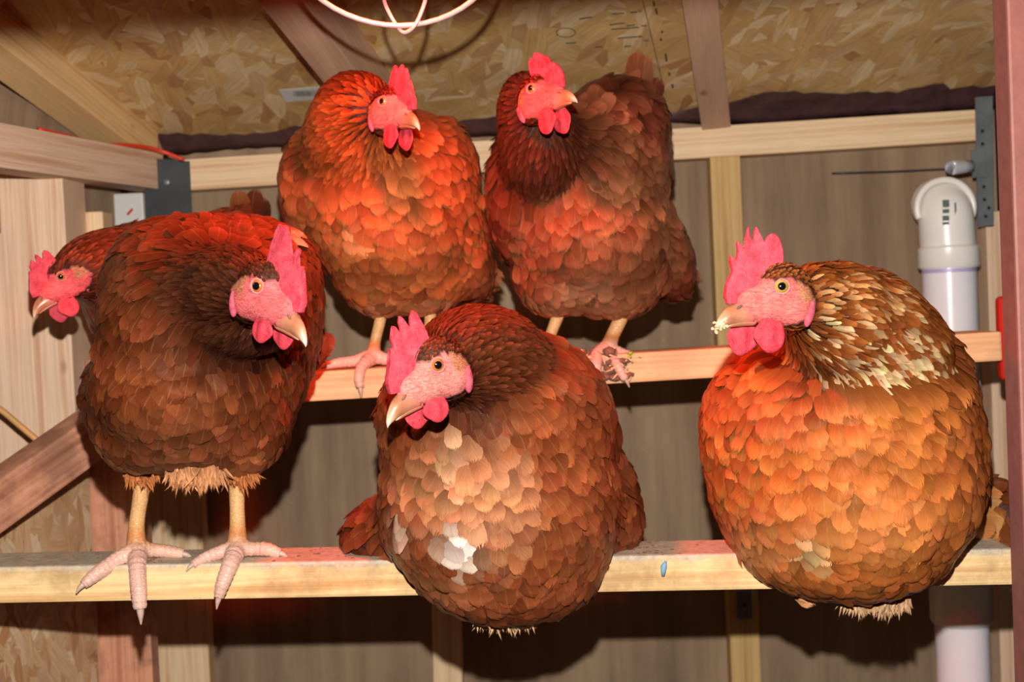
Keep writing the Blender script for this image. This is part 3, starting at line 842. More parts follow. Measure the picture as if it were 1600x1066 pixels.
def eye_mat(iris):
    m, nt, b = newmat('hen_eye')
    tc = N(nt, 'ShaderNodeTexCoord')
    ln = N(nt, 'ShaderNodeVectorMath', operation='LENGTH')
    mp = mapping(nt, tc.outputs['Object'], (1, 1, 0)); nt.links.new(mp, ln.inputs[0])
    c = ramp(nt, ln.outputs['Value'], [(0.0, (0.004, 0.004, 0.006)), (0.47, (0.004, 0.004, 0.006)), (0.50, tuple(.4 * x for x in iris)), (0.60, iris), (0.76, tuple(.7 * x for x in iris)), (0.82, (0.03, 0.012, 0.008)), (0.9, (0.02, 0.01, 0.01))])
    nt.links.new(c, b.inputs['Base Color']); b.inputs['Roughness'].default_value = 0.1; b.inputs['Specular IOR Level'].default_value = 0.8
    b.inputs['Coat Weight'].default_value = 1; b.inputs['Coat Roughness'].default_value = 0.02
    return m
IRIS = {'orange': eye_mat(lin((206, 112, 44))), 'yellow': eye_mat(lin((196, 160, 62))), 'amber': eye_mat(lin((200, 120, 50)))}

# feather template -----------------------------------------------------
TT = np.array([0.0, 0.35, 0.66, 0.83, 0.95, 1.0])
WB = np.array([0.60, 0.95, 1.0, 0.80, 0.44, 0.08])      # rounded contour feather
TN = np.array([0.0, 0.25, 0.5, 0.72, 0.88, 1.0])
WN = np.array([0.6, 0.95, 1.0, 0.84, 0.55, 0.10])       # pointed hackle
SS = np.array([-1, -0.5, 0, 0.5, 1.0])
def feathers(root, T, Nn, L, W, R, lift, col, pointed, camber=0.10, sd=None):
    n = len(root)
    T = T - (T * Nn).sum(1, keepdims=True) * Nn
    T /= np.linalg.norm(T, axis=1, keepdims=True) + 1e-9
    B = np.cross(Nn, T)
    prof = np.where(pointed[:, None], WN[None], WB[None])
    t = np.where(pointed[:, None], TN[None], TT[None])
    bend = RNG.normal(0, 0.06, n)[:, None]; twist = RNG.normal(0, 0.20, n)[:, None]
    hz = L[:, None] * (lift[:, None] * t) - (L[:, None] * t) ** 2 / (2 * R[:, None])
    if sd is not None:          # lay the vane on the body: tip lifted by 'lift'
        want = 0.0012 + L[:, None] * lift[:, None] * (t - 0.45 * t ** 5)
        hz = np.zeros_like(want)
        for _ in range(3):
            pos = root[:, None] + T[:, None] * (L[:, None] * t)[:, :, None] + Nn[:, None] * hz[:, :, None]
            e = want - sd(pos.reshape(-1, 3)).reshape(n, 6)
            hz = hz + np.clip(e, -0.01, 0.01)
        hz = np.clip(hz, -0.6 * L[:, None], 0.5 * L[:, None])
    V = np.zeros((n, 6, 5, 3)); UV = np.zeros((n, 6, 5, 2))
    for j, s in enumerate(SS):
        off = s * W[:, None] / 2 * prof + bend * L[:, None] * t ** 2
        V[:, :, j] = root[:, None] + T[:, None] * (L[:, None] * t * (1 - 0.04 * s * s))[:, :, None] + B[:, None] * off[:, :, None] + \
            Nn[:, None] * (hz + camber * W[:, None] * prof * (1 - s * s) + twist * s * W[:, None] * .5 * t)[:, :, None]
        UV[:, :, j, 0] = 0.5 + 0.5 * s; UV[:, :, j, 1] = t
    V = V.reshape(-1, 3); UV = UV.reshape(-1, 2)
    q = []
    for i in range(5):
        for j in range(4):
            q.append((i * 5 + j, i * 5 + j + 1, (i + 1) * 5 + j + 1, (i + 1) * 5 + j))
    F = (np.array(q)[None] + (np.arange(n) * 30)[:, None, None]).reshape(-1, 4)
    return V, F, UV, np.repeat(col, 30, axis=0)
def feather_mesh(parts, loc):
    V = np.vstack([p[0] for p in parts]) - np.array(loc); o = 0; Fs = []
    for p in parts: Fs.append(p[1] + o); o += len(p[0])
    F = np.vstack(Fs); UV = np.vstack([p[2] for p in parts]); col = np.vstack([p[3] for p in parts])
    me = mesh_tris(V, F)
    a = me.attributes.new('fcol', 'FLOAT_COLOR', 'POINT')
    a.data.foreach_set('color', np.hstack([np.clip(col, 0, 1), np.ones((len(col), 1))]).astype(np.float32).ravel())
    ul = me.uv_layers.new(name='uv'); ul.data.foreach_set('uv', UV[F.ravel()].astype(np.float32).ravel())
    return me

def poisson(pts, r):
    grid = {}; keep = []
    cells = np.floor(pts / r).astype(int)
    r2 = r * r
    for i in range(len(pts)):
        cx_, cy_, cz_ = cells[i]; p = pts[i]; ok = True
        for a in (-1, 0, 1):
            for b in (-1, 0, 1):
                for c in (-1, 0, 1):
                    for q in grid.get((cx_ + a, cy_ + b, cz_ + c), ()):
                        d0 = p[0] - q[0]; d1 = p[1] - q[1]; d2 = p[2] - q[2]
                        if d0 * d0 + d1 * d1 + d2 * d2 < r2: ok = False; break
                    if not ok: break
                if not ok: break
            if not ok: break
        if ok:
            grid.setdefault((cx_, cy_, cz_), []).append(p); keep.append(i)
    return np.array(keep, int)

def setcol(me, col):
    a = me.attributes.new('fcol', 'FLOAT_COLOR', 'POINT')
    a.data.foreach_set('color', np.hstack([col, np.ones((len(col), 1))]).astype(np.float32).ravel())

COMBS = {
 'spiky': [(-14, 40), (-15, 58), (-9, 76), (-3, 84), (6, 85), (13, 80), (18, 70), (24, 74), (28, 92), (31, 96), (35, 84), (36, 70), (41, 78), (45, 95), (48, 86), (49, 64), (54, 58), (62, 72), (65, 70), (63, 50), (66, 40), (75, 49), (76, 40), (72, 24), (82, 5), (85, -16), (80, -28), (60, -26), (40, -14), (15, 18), (-10, 22)],
 'blade': [(-14, 32), (-14, 60), (-13, 86), (-8, 100), (-1, 99), (3, 86), (7, 97), (13, 101), (19, 92), (23, 68), (33, 54), (44, 73), (49, 70), (46, 52), (53, 42), (61, 49), (64, 34), (72, 16), (80, -4), (79, -22), (60, -24), (40, -16), (15, 15), (-10, 18)],
 'five': [(-12, 32), (-10, 60), (-4, 84), (4, 91), (12, 82), (16, 64), (23, 84), (28, 90), (32, 80), (33, 60), (40, 76), (45, 78), (45, 54), (52, 64), (55, 60), (54, 44), (61, 47), (62, 34), (72, 18), (82, -4), (82, -22), (60, -24), (40, -16), (15, 15), (-10, 18)],
 'round': [(-14, 30), (-16, 56), (-14, 78), (-5, 88), (4, 82), (10, 92), (19, 92), (24, 80), (34, 78), (46, 66), (50, 50), (62, 42), (70, 26), (76, 4), (72, -20), (55, -22), (35, -10), (10, 15), (-10, 18)],
}
def poly_solid(outline, thick):
    """prism between x=-t and t from a 2D outline (f,u); triangulated caps"""
    bm = bmesh.new()
    vs = [bm.verts.new((0, f, u)) for f, u in outline]
    bm.faces.new(vs)
    r = bmesh.ops.triangulate(bm, faces=bm.faces[:])
    ext = bmesh.ops.extrude_face_region(bm, geom=bm.faces[:])
    mv = [e for e in ext['geom'] if isinstance(e, bmesh.types.BMVert)]
    bmesh.ops.translate(bm, vec=(thick, 0, 0), verts=mv)
    bmesh.ops.translate(bm, vec=(-thick / 2, 0, 0), verts=bm.verts)
    bmesh.ops.recalc_face_normals(bm, faces=bm.faces)
    me = bpy.data.meshes.new('m'); bm.to_mesh(me); bm.free(); return me

def make_hen(spec):
    eye_px, d_eye = spec['eye'], spec['eye_d']
    u = spec['s'] * d_eye / FPX
    psi = math.radians(spec['yaw']); p = math.radians(spec['pitch'])
    h = (-CX * math.cos(psi) + CZ * math.sin(psi))
    vis = CX * math.sin(psi) + CZ * math.cos(psi)
    if spec['yaw'] > 90: vis = -vis
    Fd = h * math.cos(p) - CY * math.sin(p); Ud = CY * math.cos(p) + h * math.sin(p)
    rl = math.radians(spec.get('roll', 0))
    if rl:
        q = Matrix.Rotation(rl, 3, Fd); Ud = q @ Ud; vis = q @ vis
    EYE_S = 23
    O = P(*eye_px, d_eye) - vis * (EYE_S * u)
    HM = Matrix((vis, Fd, Ud)).transposed()      # local (side, forward, up)
    def H(f, up, s=0.0): return O + (vis * s + Fd * f + Ud * up) * u
    def Hv(v): return O + (vis * v[0] + Fd * v[1] + Ud * v[2]) * u
    loc = P(*spec['base'])
    root = empty('hen', loc, spec['label'], 'hen', 'hens on the roosting boards')
    L0 = Vector(loc)
    # ---- body solid
    centers = []; ks = []
    for b in spec['blobs']:
        kind, px, py, d, rx, rz, ry = b[:7]; rot = math.radians(b[7]) if len(b) > 7 else 0
        k = d / FPX; c = P(px, py, d)
        e1_ = CX * math.cos(rot) + CY * math.sin(rot); e2_ = -CX * math.sin(rot) + CY * math.cos(rot)
        Mx = Matrix((e1_ * (rx * k), e2_ * (rz * k), CZ * ry)).transposed()
        centers.append((np.array(c), np.array(Mx.inverted()), kind)); ks.append({'body': .03, 'neck': .022, 'wing': .03, 'rump': .03, 'thigh': .03}[kind])
    def hb(f, up, s, rs, rf, ru, kind='head'):
        Mx = Matrix((vis * rs * u, Fd * rf * u, Ud * ru * u)).transposed()
        c = H(f, up, s); centers.append((np.array(c), np.array(Mx.inverted()), kind)); ks.append(.008)
    hb(-16, -2, 0, 27, 44, 40); hb(-32, -30, 0, 29, 36, 36); hb(26, -24, 0, 19, 44, 26); hb(10, -38, 0, 22, 40, 20)
    hb(0, 3, 0, 25, 20, 22)
    # brow ridge
    me, SD = blend_blobs([(c, Mi, k) for (c, Mi, _), k in zip(centers, ks)], 0.0040)
    nv = len(me.vertices); V = np.zeros(nv * 3, np.float32); me.vertices.foreach_get('co', V); V = V.reshape(-1, 3).astype(float)
    me.calc_loop_triangles()
    Nn = np.zeros(nv * 3, np.float32); me.vertex_normals.foreach_get('vector', Nn); Nn = Nn.reshape(-1, 3).astype(float)
    tri = np.zeros(len(me.loop_triangles) * 3, np.int32); me.loop_triangles.foreach_get('vertices', tri); tri = tri.reshape(-1, 3)
    HMn = np.array(HM); On = np.array(O)
    def headco(X): return (X - On) @ HMn / u      # columns side, f, up
    def facemask(X):
        c = headco(X); f, up = c[:, 1], c[:, 2]
        wob = 2.5 * np.sin(f * 0.35) + 2 * np.sin(up * 0.5 + 1)
        e = ((f + 10) / 52) ** 2 + ((up + 24) / 36) ** 2
        m = (e < 1 + wob * 0.02) | ((f > 12) & (up < 12 - (f - 12) * .1 + wob * .5) & (up > -62))
        return m & (np.linalg.norm(c * np.array([1, 1, 1]), axis=1) < 105)
    fm = facemask(V)
    under = np.array(spec.get('under', lin((70, 32, 18)))); skin = np.array(lin(spec.get('skin', (222, 104, 106))))
    col = np.where(fm[:, None], skin[None], under[None])
    hc = headco(V)
    rear = fm & (hc[:, 1] < -28) & (hc[:, 2] > -22)            # feathered tan patch behind the eye
    col[rear] = np.array(lin(spec.get('earpatch', (196, 128, 92))))
    V2 = V - np.array(L0)
    me.vertices.foreach_set('co', V2.astype(np.float32).ravel()); me.update()
    setcol(me, col)
    body = link('body', me, M['skin'], root)
    # ---- plumage
    area = np.linalg.norm(np.cross(V[tri[:, 1]] - V[tri[:, 0]], V[tri[:, 2]] - V[tri[:, 0]]), axis=1)
    def sample(n):
        ti = RNG.choice(len(tri), n, p=area / area.sum()); a, b = RNG.random(n), RNG.random(n)
        sw = a + b > 1; a[sw] = 1 - a[sw]; b[sw] = 1 - b[sw]; c = 1 - a - b
        X = V[tri[ti, 0]] * c[:, None] + V[tri[ti, 1]] * a[:, None] + V[tri[ti, 2]] * b[:, None]
        Q = Nn[tri[ti, 0]] * c[:, None] + Nn[tri[ti, 1]] * a[:, None] + Nn[tri[ti, 2]] * b[:, None]
        return X, Q / (np.linalg.norm(Q, axis=1, keepdims=True) + 1e-9)
    X, Q = sample(110000)
    # zone by nearest blob (normalised distance)
    best = np.full(len(X), 1e9); zone = np.zeros(len(X), int)
    names = ['head', 'neck', 'body', 'wing', 'thigh', 'rump']
    for c, Mi, kind in centers:
        dd = np.linalg.norm((X - c) @ Mi.T, axis=1)
        if kind == 'neck': dd *= 0.96
        z = names.index(kind); m = dd < best; best[m] = dd[m]; zone[m] = z
    hd = np.linalg.norm(X - On, axis=1) / u
    ok = ~facemask(X)
    beak_pt = np.array(H(55, -40))
    parts = []
    sc = spec.get('fs', 1.0)
    down = -np.array(CY); back = np.array((0, 1.0, 0))
    tail = np.array(P(*spec['tailpt']))
    view = np.array(CAM)[None] - X; view /= np.linalg.norm(view, axis=1, keepdims=True)
    facing = (view * Q).sum(1)
    ok &= facing > -0.75
    nearhead = np.clip((hd - 45) / 110, 0, 1)
    for zi, spacing, maxhd in ((0, 0.0034, None), (1, 0.0052, None), (2, 0.0112, None)):
        if zi == 0: sel = ok & (zone == 0)
        elif zi == 1: sel = ok & (zone == 1)
        else: sel = ok & (zone >= 2)
        idx = np.nonzero(sel)[0]
        if not len(idx): continue
        keep = idx[poisson(X[idx], spacing * sc)]
        x, q, hh, z = X[keep], Q[keep], hd[keep], zone[keep]
        n = len(keep)
        rad = x - beak_pt; rad /= np.linalg.norm(rad, axis=1, keepdims=True)
        if zi == 0:
            T = rad; k = np.clip((hh - 40) / 60, 0, 1)
            L = (0.007 + 0.009 * k) * sc; W = (0.0030 + 0.0018 * k) * sc; lift = np.full(n, 0.09); pointed = np.ones(n, bool)
        elif zi == 1:
            k = np.clip((hh - 70) / 130, 0, 1)
            T = rad + down * 0.35 * k[:, None]
            L = (0.018 + 0.018 * k) * sc; W = (0.0048 + 0.0026 * k) * sc; lift = np.full(n, 0.09); pointed = np.ones(n, bool)
        else:
            tv = tail - x; tv /= np.linalg.norm(tv, axis=1, keepdims=True)
            T = rad * 0.55 + down * spec.get('down', 0.75) + tv * 0.35
            k = np.clip((hh - 90) / 200, 0, 1)
            L = (0.030 + 0.012 * k) * sc; W = (0.018 + 0.0105 * k) * sc
            L = np.where(z == 3, L * 1.1, L); W = np.where(z == 3, W * 1.15, W)
            L = np.where(z == 4, L * 0.95, L); W = np.where(z == 4, W * 0.75, W)
            lift = np.full(n, 0.17); pointed = (z == 4)
        L = L * RNG.normal(1, .10, n); W = W * RNG.normal(1, .10, n); lift = lift * RNG.normal(1, .25, n)
        T = T / np.linalg.norm(T, axis=1, keepdims=True) + RNG.normal(0, 0.08, (n, 3))
        cx_, cy_ = pxy(x)
        fc = spec['color'](cx_, cy_, z, hh, headco(x), n)
        fc = fc * RNG.normal(1, 0.19, (n, 1)).clip(.55, 1.6) * RNG.normal(1, 0.04, (n, 3))
        Rc = np.where(z <= 1, 0.10, 0.20)
        parts.append(feathers(x - q * 0.001, T, q, L, W, Rc, lift, fc, pointed, 0.10, SD))
    # fluffy tufts: many thin strands
    for (px, py, d, rx, ry, n, L_, c_, dirx) in spec.get('fluff', []):
        a = RNG.random(n) * 2 * math.pi; r = np.sqrt(RNG.random(n))
        cs = np.array([P(px + rx * rr_ * math.cos(aa), py + ry * rr_ * math.sin(aa), d + 0.02 * (RNG.random() - .5)) for aa, rr_ in zip(a, r)])
        T = np.tile(down, (n, 1)) + RNG.normal(0, .2, (n, 3)) + np.array(CX)[None] * dirx
        Nf = np.tile(np.array(CZ), (n, 1)) + RNG.normal(0, .3, (n, 3)); Nf -= (Nf * T).sum(1, keepdims=True) / (T * T).sum(1, keepdims=True) * T
        Nf /= np.linalg.norm(Nf, axis=1, keepdims=True)
        fc = np.tile(np.array(lin(c_)), (n, 1)) * RNG.normal(1, .15, (n, 1))
        parts.append(feathers(cs, T, Nf, L_ * RNG.normal(1, .25, n), np.full(n, L_ * .13), np.full(n, .03), np.zeros(n), fc, np.ones(n, bool), .05))
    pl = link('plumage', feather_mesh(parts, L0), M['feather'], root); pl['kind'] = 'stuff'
    # big single feathers (tail / wing tips)
    for (x0, y0, d0, x1, y1, d1, wpx, c_) in spec.get('quills', []):
        a = np.array(P(x0, y0, d0)); b = np.array(P(x1, y1, d1)); T = b - a; Lq = np.linalg.norm(T)
        nn = np.array(CZ) + RNG.normal(0, .12, 3); T = T / Lq; nn = nn - nn.dot(T) * T; nn /= np.linalg.norm(nn)
        pr_ = feathers(a[None], T[None], nn[None], np.array([Lq]), np.array([wpx * d0 / FPX]), np.array([.4]), np.array([.05]), np.array([lin(c_)]), np.array([spec.get('qp', False)]), .12)
        link('tail_feather', feather_mesh([pr_], L0), M['feather'], root)
    # ---- comb
    cme = poly_solid([(f * spec.get('comb_s', 1.0) + 0, uu if uu < 30 else 30 + (uu - 30) * spec.get('comb_h', 1.0)) for f, uu in COMBS[spec['comb']]], 9)
    cme = remeshed(cme, 1.5, 3)
    cv = np.zeros(len(cme.vertices) * 3, np.float32); cme.vertices.foreach_get('co', cv); cv = cv.reshape(-1, 3).astype(float)
    lx = cv[:, 0].copy(); hfac = np.clip((cv[:, 2] - 20) / 70, 0, 1)
    cv[:, 0] = lx * (1.5 - 0.9 * hfac) + spec.get('flop', 0) * hfac ** 1.6 * 18 + 1.6 * np.sin(cv[:, 1] * 0.14) * hfac
    W_ = On[None] + (cv @ HMn.T) * u - np.array(L0)
    cme.vertices.foreach_set('co', W_.astype(np.float32).ravel()); cme.update()
    link('comb', cme, M['comb'], root)
    # ---- beak
    def horn(secs, cols, name, parent, flip=False):
        V_ = []; F_ = []; n = 14; cc = []
        s = catmull(np.array(secs, float), 5)
        cols_ = catmull(np.array(cols, float), 5)
        for (f, up, rv, rs), c_ in zip(s, cols_):
            for k in range(n):
                an = 2 * math.pi * k / n
                V_.append(H(f, up + math.sin(an) * rv, math.cos(an) * rs * (1 - 0.25 * max(0, math.sin(an)))) - L0); cc.append(c_)
        for i in range(len(s) - 1):
            for k in range(n): F_.append((i * n + k, i * n + (k + 1) % n, (i + 1) * n + (k + 1) % n, (i + 1) * n + k))
        F_.append(tuple(range(n))); F_.append(tuple(range((len(s) - 1) * n, len(s) * n)))
        m_ = mesh_from(V_, F_, True); setcol(m_, np.clip(np.array(cc), 0, 1))
        bm = bmesh.new(); bm.from_mesh(m_); bmesh.ops.recalc_face_normals(bm, faces=bm.faces); bm.to_mesh(m_); bm.free()
        return link(name, m_, M['beak'], parent)
    bk = [lin(c) for c in spec.get('beakc', [(202, 112, 104), (186, 120, 98), (166, 108, 78), (198, 154, 122), (222, 196, 174)])]
    beak = horn([(38, -42, 17, 14), (58, -41, 18, 13), (78, -46, 15.5, 10), (91, -54, 10.5, 7), (99, -63, 5, 3.5), (101, -69, 1.2, 1.2)], [bk[0], bk[1], bk[2], bk[3], bk[4], bk[4]], 'beak', root)
    horn([(34, -54, 7, 9), (58, -57, 5.5, 8), (74, -60, 4, 5.5), (84, -63, 1.5, 2)], [bk[0], bk[2], bk[2], bk[3]], 'lower_beak', beak)
    if spec.get('crust'):
        g = Geo()
        for _ in range(60):
            f = random.uniform(80, 102); g.ball(H(f, -52 - (f - 80) * .55 + random.uniform(-9, 7), random.uniform(-7, 9)) - L0, Matrix.Diagonal((1, 1, 1)) * u * random.uniform(1.2, 3.2), 1)
        o_ = link('mash_crust', g.mesh(), M['straw'], root); o_['kind'] = 'stuff'; o_['label'] = 'dried mash crusted on the beak tip'
    for s in (1, -1):
        g = Geo()
        g.ball(H(64, -32, s * 10.5) - L0, Matrix((vis * 1.6 * u, (Fd * .85 - Ud * .5) * 6 * u, (Ud * .85 + Fd * .5) * 2.6 * u)).transposed(), 2)
        link('nostril', g.mesh(), M['droppings'], beak)
        # wattle: a flat drop with thicker rim
        wf, wu, wr, wh = spec.get('wattle', (14, -73, 27, 30))
        g = Geo(); ff = wf if s > 0 else wf + spec.get('w2f', 20)
        tiltw = 0.18 * s
        sd = vis * math.cos(tiltw) - Ud * math.sin(tiltw)
        cw = H(ff, wu if s > 0 else wu - 4, s * 14) - L0
        bm = bmesh.new(); bmesh.ops.create_icosphere(bm, subdivisions=4, radius=1)
        VV = []
        for v in bm.verts:
            x_, y_, z_ = v.co
            rr_ = math.hypot(y_, z_)
            th = 4.2 * (1 + 0.9 * max(0, rr_ - .6)) * (1 if rr_ < .97 else .9)
            an_ = math.atan2(z_, y_); ol = 1 + .05 * math.sin(3 * an_ + s) + .03 * math.sin(5 * an_ + 2)
            yy = y_ * wr * (1 - 0.3 * max(0, z_)) * ol; zz = z_ * wh * ol
            crease = 2.0 * math.sin((yy + 6) * .22) * (1 - rr_ ** 2)
            VV.append(cw + (sd * (x_ * th + crease) + Fd * yy + Ud * zz) * u)
        g.add(VV, [tuple(v.index for v in f.verts) for f in bm.faces]); bm.free()
        link('wattle', g.mesh(), M['wattle'], root)
        # earlobe
        g = Geo(); g.ball(H(-50, -42, s * 21) - L0, Matrix((vis * 7 * u, (Fd * .96 + Ud * .25) * 8 * u, (Ud * .96 - Fd * .25) * 22 * u)).transposed(), 3)
        link('earlobe', g.mesh(), M['lobe'], root)
        # eye, slightly sunk, with a raised pale lid ring
        er = 12.5 * u
        ss = np.linspace(8, 60, 105); pe = np.array([H(0, 0, s * q_) for q_ in ss]); de = SD(pe)
        SE = ss[np.argmax(de > 0)]; print('eye', spec['eye'], SE)
        g = Geo(); g.ball((0, 0, 0), Matrix.Identity(3), 4); eo = link('eye', g.mesh(), IRIS[spec['iris']], root)
        look = (vis * s * 0.97 + Fd * 0.22 + Ud * .03).normalized()
        fz = look; fx = Ud.cross(fz).normalized(); fy = fz.cross(fx)
        eo.matrix_local = Matrix.Translation(H(0, 0, s * (SE - 7.0)) - L0) @ (Matrix((fx, fy, fz)).transposed().to_4x4()) @ Matrix.Diagonal((er, er, er, 1))
        g = Geo(); cl = H(0, 0, s * (SE - 0.3)) - L0 + look * (-0.5 * u)
        rg = [cl + (fx * math.cos(2 * math.pi * k / 32) * 11.2 + fy * math.sin(2 * math.pi * k / 32) * 11.0) * u for k in range(33)]
        g.tube(rg, [2.0 * u] * 33, 8, 1)
        link('eyelid', g.mesh(), M['lid'], root)
    # ---- legs
    for lg in spec.get('legs', []):
        shank, rads, toes = lg
        g = Geo(); cc = []
        g.tube([P(*q) - L0 for q in shank], [r * shank[0][2] / FPX for r in rads], 14, 8, 0.03, 0.004)
        for (pts, tr) in toes:
            g.tube([P(*q) - L0 for q in pts], [r * pts[0][2] / FPX for r in tr], 12, 9, 0.20, 0.0062)
        m_ = remeshed(g.mesh(), 0.0013, 1)
        nv = len(m_.vertices); vv = np.zeros(nv * 3, np.float32); m_.vertices.foreach_get('co', vv); vv = vv.reshape(-1, 3).astype(float) + np.array(L0)
        ax_, ay_ = pxy(vv)
        yb = shank[-1][1]; yt = shank[0][1]; tt = np.clip((yb - 6 - ay_) / max(1, (yb - yt)), 0, 1)[:, None]
        pink = np.array(lin((228, 184, 168))); yel = np.array(lin((226, 176, 116))); org = np.array(lin((206, 126, 62)))
        c_ = pink * (1 - np.clip(tt * 5, 0, 1)) + yel * np.clip(tt * 5, 0, 1)
        mid = np.exp(-((tt - .17) / .10) ** 2) * spec.get('orange', 0.8)
        c_ = c_ * (1 - mid) + org * mid
        setcol(m_, c_); lo_ = link('leg', m_, M['leg'], root)
        for (pts, tr) in toes:
            a = P(*pts[-2]) - L0; b = P(*pts[-1]) - L0; dv = (b - a).normalized(); k_ = pts[0][2] / FPX; rt = tr[-1] * k_
            g = Geo(); g.tube([b - dv * rt * 0.6, b + dv * rt * .7, b + dv * rt * 1.4 - CY * rt * .3, b + dv * rt * 1.9 - CY * rt * .7], [rt * .72, rt * .6, rt * .36, rt * .12], 8, 4)
            link('claw', g.mesh(), M['claw'], lo_)
    return root
M['lid'] = flesh('pale_eyelid', lin((206, 112, 108)), lin((226, 150, 140)), 0.5)

def blendcol(base, spots, cx, cy, n, z):
    """plumage patches: each spot (x, y, rx, ry, colour, strength)"""
    c = base.copy()
    for (x, y, rx, ry, cc, st) in spots:
        d = ((cx - x) / rx) ** 2 + ((cy - y) / ry) ** 2 + RNG.normal(0, .18, n)
        wgt = (np.clip(1.25 - d, 0, 1) * abs(st))
        if st < 0: wgt = (z <= 1) * (RNG.random(n) < wgt) * RNG.uniform(.6, 1, n)      # single feathers, not a wash
        wgt = wgt[:, None]
        c = c * (1 - wgt) + np.array(lin(cc)) * wgt
    return c
def palette(body, neck, head, wing, thigh, spots=()):
    B = [np.array(lin(c)) for c in (head, neck, body, wing, thigh, wing)]
    def f(cx, cy, z, hd, hc, n):
        base = np.array(B)[z]
        return blendcol(base, spots, cx, cy, n, z)
    return f

